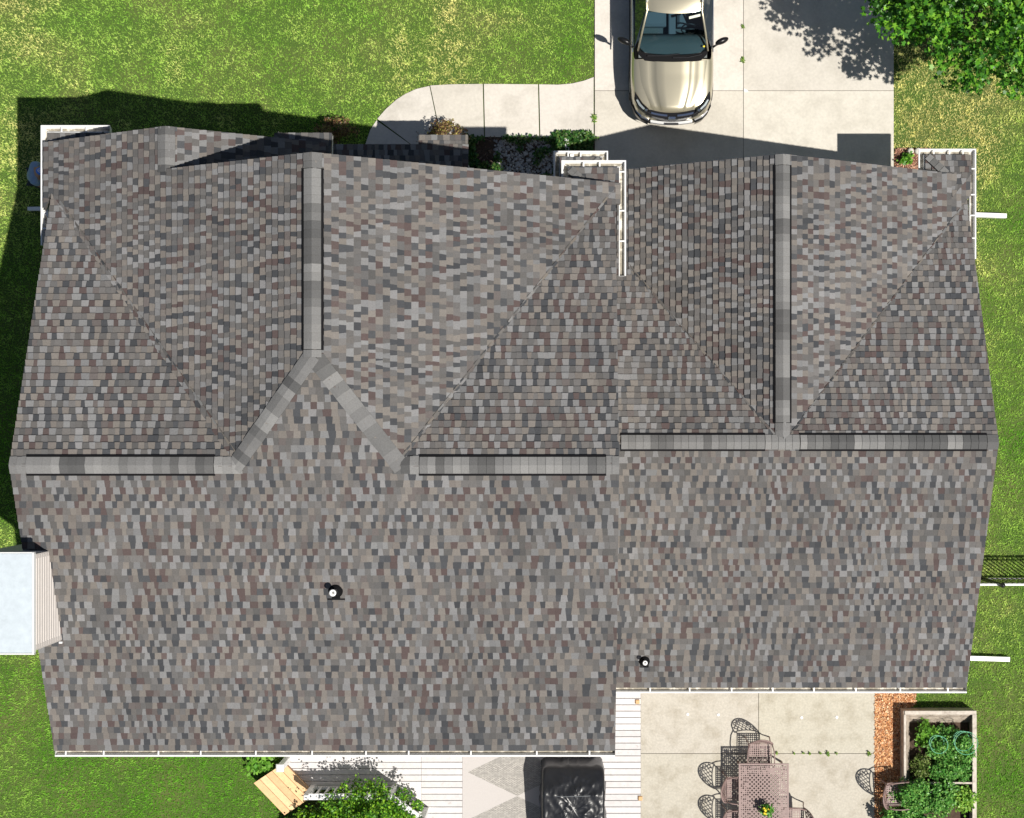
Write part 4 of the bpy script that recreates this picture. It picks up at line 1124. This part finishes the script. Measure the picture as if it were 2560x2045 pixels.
def cage(px, py, z, r, lb):
    x, y = G(px, py, z); t = thing('tomato_cage', lb, 'plant cage', (x, y, 0), group='green wire tomato cages'); 
    for k, (rk, zk) in enumerate(((r, z), (r*.86, z-.22), (r*.72, z-.42))):
        mb = MB(); mb.tube([(x+rk*math.cos(a), y+rk*math.sin(a), max(.06, zk)) for a in np.linspace(0, 2*math.pi, 25)[:-1]], .006, 5, closed=True); mb.build('ring', M_green, t)
    for k in range(4):
        a = k*math.pi/2+.4; mb = MB(); mb.tube([(x+r*math.cos(a), y+r*math.sin(a), z+.02), (x+r*.6*math.cos(a), y+r*.6*math.sin(a), .05)], .006, 5); mb.build('stake', M_green, t)
cage(2348, 1862, .78, .19, 'smaller green wire ring cage around a tomato plant')
cage(2416, 1858, .82, .25, 'larger green wire ring cage reaching over the bed edge')

# ================================================================== FENCE
fy = G(0, 1462, 1.5)[1]; t = thing('metal_fence', 'black metal picket fence running from the garage wall across the lawn', 'fence', (8, fy, 0))
fx0, fx1 = 7.88, 14.5
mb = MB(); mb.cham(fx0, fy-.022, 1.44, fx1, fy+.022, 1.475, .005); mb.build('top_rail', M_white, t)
mb = MB(); mb.box(fx0, fy-.015, 1.22, fx1, fy+.015, 1.25); mb.build('middle_rail', M_fence, t)
mb = MB(); mb.box(fx0, fy-.015, .10, fx1, fy+.015, .14); mb.build('bottom_rail', M_fence, t)
x = fx0+.1; k = 0
while x < fx1 and k < 70:
    mb = MB(); mb.box(x-.009, fy-.009, .05, x+.009, fy+.009, 1.44); mb.build('picket', M_fence, t); x += .11; k += 1
for x in (G(2507, 0, 1.6)[0], G(2507, 0, 1.6)[0]+2.2):
    mb = MB(); mb.box(x-.035, fy-.035, 0, x+.035, fy+.035, 1.55); p = mb.build('post', M_fence, t)
    mb = MB(); mb.lathe([(.05, 1.55), (.058, 1.58), (.05, 1.62), (.02, 1.65), (.004, 1.655)], x, fy, 14); mb.build('post_cap', M_fence, p, True)

# ================================================================== CAR
def car():
    X0, Y0 = 2.235, 7.0
    t = thing('parked_car', 'champagne gold crossover car parked on the driveway facing the garage', 'car', (X0, Y0, .05))
    T = lambda x, y, z: (X0+x, Y0+y, z+.05)
    ys = [.02, .10, .22, .40, .65, 1.0, 1.25, 1.6, 2.1, 2.7, 3.3, 3.8, 4.1, 4.28, 4.36]
    hw = [.52, .70, .80, .865, .905, .92, .915, .905, .905, .905, .91, .90, .87, .80, .70]
    zh = [.60, .74, .845, .89, .925, .96, .985, 1.0, 1.0, 1.0, 1.0, 1.0, 1.0, .97, .9]     # centre top
    # lower body shell
    def ring(i):
        w, z = hw[i], zh[i]; zb_ = .28 if 0 < i < len(ys)-1 else .35
        sh = z-.085
        return [(-w*.92, zb_), (-w, zb_+.14), (-w*1.0, .55), (-w*.985, sh-.10), (-w*.93, sh+.0), (-w*.86, z-.035), (-w*.60, z-.008), (-w*.3, z+.004), (0, z+.006),
                (w*.3, z+.004), (w*.60, z-.008), (w*.86, z-.035), (w*.93, sh), (w*.985, sh-.10), (w, .55), (w, zb_+.14), (w*.92, zb_)]
    mb = MB(); vs = []; fs = []; k = 17
    for i, y in enumerate(ys): vs += [T(a, y, z) for a, z in ring(i)]
    for i in range(len(ys)-1):
        for j in range(k-1):
            if 6 <= i <= 11 and 4 <= j <= 11: continue        # open under the greenhouse
            fs.append((i*k+j, i*k+j+1, (i+1)*k+j+1, (i+1)*k+j))
    fs.append(tuple(range(k))); fs.append(tuple((len(ys)-1)*k+j for j in range(k-1, -1, -1)))
    mb.add(vs, fs); body = mb.build('body', M_paint, t, True)
    sub = body.modifiers.new('s', 'SUBSURF'); sub.levels = 2; sub.render_levels = 2
    # dark lower cladding
    mb = MB(); vs = []; fs = []
    for i, y in enumerate(ys):
        w = hw[i]+.012
        if i in (0,): w = hw[i]-.02
        vs += [T(-w*.9, y, .20), T(-w, y, .26), T(-w, y, .40), T(w, y, .40), T(w, y, .26), T(w*.9, y, .20)]
    for i in range(len(ys)-1):
        for j in range(6): fs.append((i*6+j, i*6+(j+1) % 6, (i+1)*6+(j+1) % 6, (i+1)*6+j))
    fs.append(tuple(range(6))); mb.add(vs, fs); mb.build('cladding', M_paintd, body)
    # hood: raised panel with two creases
    mb = MB(); vs = []; fs = []; yy = np.linspace(.20, 1.24, 20); us = [-1, -.93, -.80, -.66, -.60, -.52, -.47, -.42, -.2, 0, .2, .42, .47, .52, .60, .66, .80, .93, 1]
    for y in yy:
        f = (y-.20)/1.04; wq = .50+.26*math.sin(min(1, f*1.55)*math.pi/2)+.05*f; z0_ = .856+.14*f**.8+.004
        for u in us:
            au = abs(u); z = z0_-.035*au*au-.05*max(0, au-.85)/.15
            if .44 <= au <= .50: z -= .0
            z += .030 if au < .45 else (.030*(1-(au-.45)/.05) if au < .50 else 0)
            z += .012*max(0, 1-abs(au-.80)/.12)
            bow = .07*(1-au*au)*(1 if f > .7 else 0)*((f-.7)/.3 if f > .7 else 0)
            yf = -.055*(1-au*au)*(1-f)
            if f == 0: z -= .03
            vs.append(T(u*wq, y-bow+yf, z))
    n_ = len(us)
    for i in range(len(yy)-1):
        for j in range(n_-1): fs.append((i*n_+j, i*n_+j+1, (i+1)*n_+j+1, (i+1)*n_+j))
    mb.add(vs, fs); mb.build('hood', M_paint, body, True)
    # grille, chrome, bumper
    mb = MB()
    def bow(x, y0, k_=.30): return y0+k_*x*x
    def strip(mb, xa, xb, y0, y1, z0, z1, kk=.3, n=12):
        xs2 = np.linspace(xa, xb, n); vs = []
        for x in xs2: vs += [T(x, bow(x, y0, kk), z0), T(x, bow(x, y1, kk), z0), T(x, bow(x, y1, kk), z1), T(x, bow(x, y0, kk), z1)]
        fs = []
        for i in range(n-1):
            for j in range(4): fs.append((i*4+j, i*4+(j+1) % 4, (i+1)*4+(j+1) % 4, (i+1)*4+j))
        fs += [(0, 1, 2, 3), tuple((n-1)*4+j for j in (3, 2, 1, 0))]; mb.add(vs, fs)
    strip(mb, -.56, .56, -.015, .12, .42, .80, .34); gr2 = mb.build('grille', M_gloss, body)
    mb = MB(); strip(mb, -.46, -.11, .035, .075, .795, .822); mb.build('chrome_bar', M_chrome, gr2)
    mb = MB(); strip(mb, .11, .46, .035, .075, .795, .822); mb.build('chrome_bar', M_chrome, gr2)
    mb = MB(); mb.cham(X0-.085, Y0-.03, .70, X0+.085, Y0+.055, .865, .02); mb.build('emblem', M_chrome, gr2)
    mb = MB(); strip(mb, -.46, .46, -.075, -.02, .46, .56, .22); mb.build('bumper_trim', M_silver, body)
    mb = MB(); mb.box(*T(-.15, -.09, .57)[:3], *T(.15, -.05, .60)[:3]); mb.build('licence_plate_holder', M_paintd, body)
    for s in (-1, 1):
        q = [(.50, .09, .76), (.62, .145, .765), (.74, .25, .78), (.83, .42, .81), (.815, .56, .865), (.735, .44, .875), (.645, .31, .865), (.52, .21, .85)]
        mb = MB(); vs = [T(s*a, b-.012, c+.028) for a, b, c in q]+[T(s*a, b+.05, c-.08) for a, b, c in q]; n_ = len(q)
        fs = [tuple(range(n_)) if s > 0 else tuple(range(n_-1, -1, -1))]+[(i, (i+1) % n_, n_+(i+1) % n_, n_+i) for i in range(n_)]
        mb.add(vs, fs); hl = mb.build('headlight', M_gloss, body)
        q = [(.63, .205, .80), (.73, .30, .812), (.79, .41, .838), (.755, .41, .862), (.69, .31, .855), (.60, .22, .838)]
        mb = MB(); vs = [T(s*a, b-.02, c+.034) for a, b, c in q]+[T(s*a, b, c) for a, b, c in q]; n_ = len(q)
        mb.add(vs, [tuple(range(n_))]+[(i, (i+1) % n_, n_+(i+1) % n_, n_+i) for i in range(n_)]); mb.build('lens', M_lamp, hl)
        mb = MB(); mb.lathe([(.004, .0), (.03, .002), (.034, .02), (.02, .035)], 0, 0, 12, M=Matrix.Translation(T(s*.575, .17, .845))); mb.build('projector', M_chrome, hl)
        mb = MB(); pts = [(.50, .0, .40), (.66, .07, .42), (.775, .19, .44), (.855, .36, .45)]; vs = []
        for a, b, c in pts: vs += [T(s*(a+.01), b-.02, c-.12), T(s*(a+.015), b-.03, c+.12), T(s*(a-.04), b+.03, c+.19)]
        fs = []
        for i in range(3): fs += [(3*i, 3*i+3, 3*i+4, 3*i+1), (3*i+1, 3*i+4, 3*i+5, 3*i+2)]
        mb.add(vs, fs); mb.build('bumper_corner', M_gloss, body)
        mb = MB(); mb.tube([T(s*.46, .085, .815), T(s*.56, .15, .828), T(s*.68, .265, .85), T(s*.78, .42, .875)], .013, 6); mb.build('headlight_trim', M_paintd, body)
        mb = MB(); mb.tube([T(s*.50, .02, .58), T(s*.66, .10, .58), T(s*.78, .22, .60)], [.03, .045, .02], 8); mb.build('fog_light', M_chrome, body)
        # mirrors
        mb = MB(); c = Vector(T(s*1.055, 1.62, 1.04)); Mq = Matrix.Translation(c) @ Matrix.Rotation(s*R(24), 4, 'Z') @ Matrix.Diagonal((.155, .068, .085, 1))
        vs = []; fs = []; nr = 8
        for i in range(nr+1):
            th = math.pi*i/nr
            for j in range(12):
                ph = 2*math.pi*j/12; vs.append(Mq @ Vector((math.cos(th), math.sin(th)*math.cos(ph), math.sin(th)*math.sin(ph))))
        for i in range(nr):
            for j in range(12): fs.append((i*12+j, i*12+(j+1) % 12, (i+1)*12+(j+1) % 12, (i+1)*12+j))
        mb.add(vs, fs); mb.tube([T(s*.86, 1.50, .98), T(s*.98, 1.57, 1.0)], .025, 6); mb.build('mirror', M_gloss, body, True)
        # wheels
        for wy in (.82, 3.45):
            Mw = Matrix.Translation(T(s*.80, wy, .30)) @ Matrix.Rotation(R(90), 4, 'Y')
            mb = MB(); mb.lathe([(.20, -.1), (.31, -.11), (.34, -.07), (.34, .07), (.31, .11), (.2, .1)], 0, 0, 28, M=Mw); wh = mb.build('wheel', M_rubber, t, True)
            mb = MB(); mb.lathe([(.03, -.115), (.19, -.112), (.2, -.09), (.2, .09), (.19, .112), (.03, .115)], 0, 0, 20, M=Mw); mb.build('rim', M_silver, wh)
    # cowl
    mb = MB(); vs = []; fs = []; n_ = 21
    for i in range(n_):
        u = -1+2*i/(n_-1); x = u*.755
        ya = 1.235-.07*(1-u*u)+.13*max(0, abs(u)-.8)/.2; yb_ = ya+.17
        vs += [T(x, ya, .99-.03*u*u), T(x, yb_, 1.01-.03*u*u)]
    for i in range(n_-1): fs.append((2*i, 2*i+2, 2*i+3, 2*i+1))
    mb.add(vs, fs); mb.build('cowl', M_black, body)
    for a, b in (((-.55, 1.30), (.15, 1.34)), ((.0, 1.26), (.62, 1.33))):
        mb = MB(); mb.tube([T(a[0], a[1], 1.035), T((a[0]+b[0])/2, a[1]-.0, 1.05), T(b[0], b[1], 1.04)], .011, 5); mb.build('wiper', M_paintd, body)
    # greenhouse
    WB = [(-.735, 1.42), (.735, 1.42)]       # windshield base
    def wbase(u): return T(u*.76, 1.33-.02*(1-u*u)+.10*u*u-.0, 1.0)
    def wtop(u): return T(u*.575, 2.12-.045*(1-u*u)+.03*u*u, 1.50-.015*u*u)
    mb = MB(); vs = []; fs = []; n_ = 17
    for j in range(9):
        f = j/8
        for i in range(n_):
            u = -1+2*i/(n_-1); a = Vector(wbase(u)); b = Vector(wtop(u)); p = a.lerp(b, f)+Vector((0, -.02*math.sin(f*math.pi), .035*math.sin(f*math.pi)*(1-u*u*.5))); vs.append(p)
    for j in range(8):
        for i in range(n_-1): fs.append((j*n_+i, j*n_+i+1, (j+1)*n_+i+1, (j+1)*n_+i))
    mb.add(vs, fs); ws_ = mb.build('windshield', M_glass, body, True)
    mb = MB(); c = Vector(wbase(.0)).lerp(Vector(wtop(0)), .9)
    a = Vector(wbase(.52)).lerp(Vector(wtop(.52)), .90)+Vector((0, 0, .032)); b = Vector(wbase(.93)).lerp(Vector(wtop(.93)), .92)+Vector((0, 0, .02))
    dn = (Vector(wbase(.5))-Vector(wtop(.5))).normalized()*.055
    q = [a, b, b+dn, a+dn]; mb.add(q+[p-Vector((0, 0, .003)) for p in q], [(0, 1, 2, 3), (7, 6, 5, 4), (0, 4, 5, 1), (1, 5, 6, 2), (2, 6, 7, 3), (3, 7, 4, 0)])
    mb.build('windshield_sticker', mat('sticker', (.62, .66, .55), .6, var=.2, vscale=60), ws_)
    mb = MB(); c = Vector(wbase(.90)).lerp(Vector(wtop(.90)), .12)+Vector((0, 0, .02)); mb.lathe([(.022, -.003), (.022, .003), (.004, .004)], 0, 0, 14, M=Matrix.Translation(c)); mb.build('round_sticker', M_yel, ws_)
    # roof
    ry_ = [2.12, 2.2, 2.5, 3.0, 3.5, 3.85, 4.02]; rw = [.59, .60, .615, .62, .61, .59, .56]; rz_ = [1.50, 1.525, 1.55, 1.56, 1.54, 1.51, 1.47]
    mb = MB(); vs = []; fs = []; n_ = 11
    for y, w2, z in zip(ry_, rw, rz_):
        for i in range(n_):
            u = -1+2*i/(n_-1); vs.append(T(u*w2, y-(.045*(1-u*u)-.03*u*u if y < 2.3 else 0), z-.03*u*u-.02*u**6))
    for i in range(len(ry_)-1):
        for j in range(n_-1): fs.append((i*n_+j, i*n_+j+1, (i+1)*n_+j+1, (i+1)*n_+j))
    mb.add(vs, fs); rf = mb.build('roof', M_paint, body, True)
    mb = MB(); mb.cham(*T(-.40, 2.37, 1.535)[:2], 1.59, *T(.40, 2.95, 0)[:2], 1.612, .02); mb.build('sunroof', M_window, rf)
    for s in (-1, 1):
        mb = MB(); mb.tube([T(s*.755, 1.42, .99), T(s*.68, 1.75, 1.25), T(s*.585, 2.14, 1.485), T(s*.61, 2.6, 1.53), T(s*.615, 3.4, 1.53), T(s*.56, 4.0, 1.46), T(s*.68, 4.2, 1.0)], .023, 8); mb.build('pillar', M_paint, body, True)
        mb = MB(); mb.tube([T(s*.59, 2.3, 1.56), T(s*.60, 2.5, 1.595), T(s*.60, 3.5, 1.59), T(s*.57, 3.8, 1.54)], .017, 8); mb.build('roof_rail', M_silver, rf, True)
        q = [T(s*.85, 1.45, .965), T(s*.66, 1.80, 1.27), T(s*.61, 2.2, 1.48), T(s*.63, 3.8, 1.47), T(s*.82, 4.1, 1.0), T(s*.865, 2.8, .965)]
        mb = MB(); mb.face(q if s > 0 else q[::-1]); mb.build('side_window', M_window, body)
        mb = MB(); mb.tube([T(s*.87, 1.4, .965), T(s*.872, 2.5, .97), T(s*.86, 4.0, .99)], .014, 6); mb.build('window_trim', M_chrome, body)
        mb = MB(); mb.tube([T(s*.64, 2.75, 1.47), T(s*.86, 2.8, .97)], .03, 6); mb.build('door_pillar', M_paintd, body)
    mb = MB(); mb.face([T(-.56, 4.03, 1.45), T(.56, 4.03, 1.45), T(.72, 4.3, .98), T(-.72, 4.3, .98)]); mb.build('rear_window', M_window, body)
    # interior
    mb = MB(); mb.box(*T(-.80, 1.1, .40), *T(.80, 4.1, .50)); it = mb.build('interior', M_dash, t)
    mb = MB(); vs = []; fs = []
    prof = [(1.28, .955), (1.55, .98), (1.72, .965), (1.80, .90), (1.82, .6)]
    for x in np.linspace(-.74, .74, 9):
        for y, z in prof: vs.append(T(x, y, z+.02*math.exp(-((x-.33)/.2)**2)))
    for i in range(8):
        for j in range(4): fs.append((i*5+j, i*5+j+1, (i+1)*5+j+1, (i+1)*5+j))
    mb.add(vs, fs); mb.build('dashboard', M_dash, it, True)
    for s in (-1, 1):
        mb = MB(); mb.cham(*T(s*.37-.25, 2.05, .5), *T(s*.37+.25, 2.62, .68), .05); st = mb.build('seat', M_seat, it)
        mb = MB(); Mq = Matrix.Translation(T(s*.37, 2.62, .62)) @ Matrix.Rotation(R(-14), 4, 'X'); mb.cham(-.25, -.08, 0, .25, .08, .62, .04, M=Mq); mb.cham(-.12, -.05, .66, .12, .06, .84, .03, M=Mq); mb.build('seat_back', M_seat, st)
    mb = MB(); c = Vector(T(.36, 1.92, .90)); mb.tube([c+Vector((.17*math.cos(a), .07*math.sin(a), .15*math.sin(a))) for a in np.linspace(0, 2*math.pi, 21)[:-1]], .016, 6, closed=True)
    mb.tube([c-Vector((.17, 0, 0)), c+Vector((.17, 0, 0))], .02, 6); mb.build('steering_wheel', M_paintd, it, True)
    mb = MB(); mb.cham(*T(-.08, 1.82, .5), *T(.08, 2.5, .74), .02); mb.build('console', M_seat, it)
car()

# ================================================================== PERSON
def person():
    bx_, by_ = -11.64, G(0, 428, 1.3)[1]-.06
    t = thing('person', 'person in a blue shirt and blue cap bending forward in the shade beside the house', 'person', (bx_, by_, 0))
    T = lambda x, y, z: (bx_+x*.74, by_+y, z)
    def skin(name, pts, edges, rad, mt, par, levels=2):
        me = bpy.data.meshes.new(name); me.from_pydata([T(*p) for p in pts], edges, []); me.update()
        o = bpy.data.objects.new(name, me); C.objects.link(o); me.materials.append(mt)
        m = o.modifiers.new('skin', 'SKIN'); m.use_smooth_shade = True
        for i, r in enumerate(rad):
            r = r if isinstance(r, tuple) else (r, r)
            me.skin_vertices[0].data[i].radius = r
        me.skin_vertices[0].data[0].use_root = True
        s = o.modifiers.new('sub', 'SUBSURF'); s.levels = levels; s.render_levels = levels
        if par: o.parent = par
        return o
    # body: pelvis root, spine leaning towards the house (+x), both arms hanging forward, legs standing
    pts = [(0, 0, .93), (.08, 0, 1.10), (.20, 0, 1.25), (.31, 0, 1.37), (.40, 0, 1.45), (.46, 0, 1.50),   # 0..5 spine, neck
           (.28, .19, 1.37), (.40, .24, 1.14), (.60, .19, 1.03),        # left arm 6 7 8
           (.28, -.19, 1.37), (.40, -.24, 1.14), (.60, -.19, 1.03),      # right arm 9 10 11
           (0, .10, .88), (.04, .13, .48), (-.02, .14, .09), (.13, .16, .05),     # left leg 12..15
           (0, -.10, .88), (.04, -.13, .48), (-.02, -.14, .09), (.13, -.16, .05)]
    ed = [(0, 1), (1, 2), (2, 3), (3, 4), (4, 5), (3, 6), (6, 7), (7, 8), (3, 9), (9, 10), (10, 11), (0, 12), (12, 13), (13, 14), (14, 15), (0, 16), (16, 17), (17, 18), (18, 19)]
    rad = [.13, .135, .145, .13, .07, .055, .075, .05, .032, .075, .05, .032, .09, .06, .042, .035, .09, .06, .042, .035]
    for o in ([skin('body', pts, ed, rad, M_skin, None)]):
        o.parent = t; o.matrix_parent_inverse = t.matrix_world.inverted(); body = o
    def att(o): o.parent = body; o.matrix_parent_inverse = Matrix(); return o
    att(skin('shirt', [pts[i] for i in (0, 1, 2, 3)]+[(.36, 0, 1.42)]+[pts[6], (.34, .22, 1.25), pts[9], (.34, -.22, 1.25)], [(0, 1), (1, 2), (2, 3), (3, 4), (3, 5), (5, 6), (3, 7), (7, 8)], [.15, .155, .165, .15, .09, .095, .078, .095, .078], M_shirt, None))
    att(skin('trousers', [pts[0], pts[12], pts[13], (-.01, .14, .14), pts[16], pts[17], (-.01, -.14, .14)], [(0, 1), (1, 2), (2, 3), (0, 4), (4, 5), (5, 6)], [.145, .105, .075, .065, .105, .075, .065], M_pants, None))
    # hands with fingers
    for s in (1, -1):
        hx, hy, hz = .60, s*.19, 1.03
        P_ = [(hx, hy, hz), (hx+.05, hy, hz-.02), (hx+.085, hy, hz-.035)]; E_ = [(0, 1), (1, 2)]; R_ = [.025, (.038, .016), (.036, .015)]
        for f in range(4):
            o_ = (f-1.5)*.018; L_ = (.06, .072, .068, .052)[f]; b0 = len(P_)
            P_ += [(hx+.10, hy+o_, hz-.045), (hx+.10+L_*.5, hy+o_*1.15, hz-.06), (hx+.10+L_*.8, hy+o_*1.15, hz-.085)]
            E_ += [(2, b0), (b0, b0+1), (b0+1, b0+2)]; R_ += [.0095, .0085, .007]
        b0 = len(P_); P_ += [(hx+.045, hy-s*.04, hz-.03), (hx+.075, hy-s*.06, hz-.05)]; E_ += [(1, b0), (b0, b0+1)]; R_ += [.012, .009]
        att(skin('hand', P_, E_, R_, M_skin, None, 1))
    # head
    hc = Vector(T(.53, .0, 1.58)); d = Vector((.55, 0, .84)).normalized()
    rot = d.to_track_quat('Z', 'Y').to_matrix().to_4x4(); rot = Matrix.Translation(hc) @ Matrix.Rotation(R(35), 4, 'Y')
    mb = MB(); vs = []; fs = []; nr, na = 14, 18
    for i in range(nr+1):
        th = math.pi*i/nr
        for j in range(na):
            ph = 2*math.pi*j/na; x = math.sin(th)*math.cos(ph); y = math.sin(th)*math.sin(ph); z = math.cos(th)
            rx = .095 if x > 0 else .10; jaw = 1-.22*max(0, -z)
            X = x*rx*jaw; Y = y*.075*jaw; Z = z*.12
            if x > .85 and abs(y) < .25 and -.35 < z < .1: X += .022          # nose
            vs.append(rot @ Vector((X, Y, Z)))
    for i in range(nr):
        for j in range(na): fs.append((i*na+j, (i+1)*na+j, (i+1)*na+(j+1) % na, i*na+(j+1) % na))
    mb.add(vs, fs)
    for s in (1, -1): mb.lathe([(.004, -.012), (.02, -.006), (.022, .004), (.006, .01)], 0, 0, 10, M=rot @ Matrix.Translation((-.0, s*.077, -.0)) @ Matrix.Rotation(R(90), 4, 'X') @ Matrix.Diagonal((1, 1.5, 1, 1)))
    hd = mb.build('head', M_skin, None, True); att(hd)
    mb = MB()
    for s in (1, -1): mb.lathe([(.002, -.006), (.01, -.002), (.01, .003), (.003, .006)], 0, 0, 8, M=rot @ Matrix.Translation((.088, s*.03, .01)) @ Matrix.Rotation(R(90), 4, 'Y'))
    mb.box(.086, -.022, -.062, .094, .022, -.055, M=rot); mb.build('facial_feature', mat('dark_brown', (.05, .03, .03), .5), None).parent = body
    # cap
    mb = MB(); vs = []; fs = []
    for i in range(8):
        th = math.pi/2*i/7*.98+.02
        for j in range(20):
            ph = 2*math.pi*j/20; vs.append(rot @ Vector((.108*math.sin(th)*math.cos(ph), .087*math.sin(th)*math.sin(ph), .03+.10*math.cos(th))))
    for i in range(7):
        for j in range(20): fs.append((i*20+j, (i+1)*20+j, (i+1)*20+(j+1) % 20, i*20+(j+1) % 20))
    mb.add(vs, fs)
    vis = [(.09, -.07), (.13, -.065), (.165, -.04), (.175, 0), (.165, .04), (.13, .065), (.09, .07)]
    vv = [rot @ Vector((a, b, .032)) for a, b in vis]+[rot @ Vector((a, b, .024)) for a, b in vis]; n_ = len(vis)
    mb.add(vv, [tuple(range(n_)), tuple(range(2*n_-1, n_-1, -1))]+[(i, (i+1) % n_, n_+(i+1) % n_, n_+i) for i in range(n_)])
    cpo = mb.build('cap', M_cap, None, True); cpo.parent = body
    mb = MB(); Me = rot @ Matrix.Rotation(R(-20), 4, 'Y') @ Matrix.Translation((0, 0, .131))
    mb.tube([Me @ Vector((.045*math.cos(a), .036*math.sin(a), -.006)) for a in np.linspace(0, 2*math.pi, 17)[:-1]], .007, 5, closed=True)
    mb.tube([Me @ Vector(p) for p in ((-.03, -.012, .0), (0, .012, .003), (.03, -.012, 0))], .006, 5); mb.tube([Me @ Vector(p) for p in ((-.01, -.02, .0), (.01, .02, .001))], .006, 5)
    mb.build('cap_emblem', M_logo, None).parent = cpo
    for s in (1, -1):
        mb = MB(); mb.cham(*T(-.07, s*.15-.045, 0), *T(.20, s*.15+.045, .09), .03); mb.build('shoe', M_paintd, None).parent = body
person()
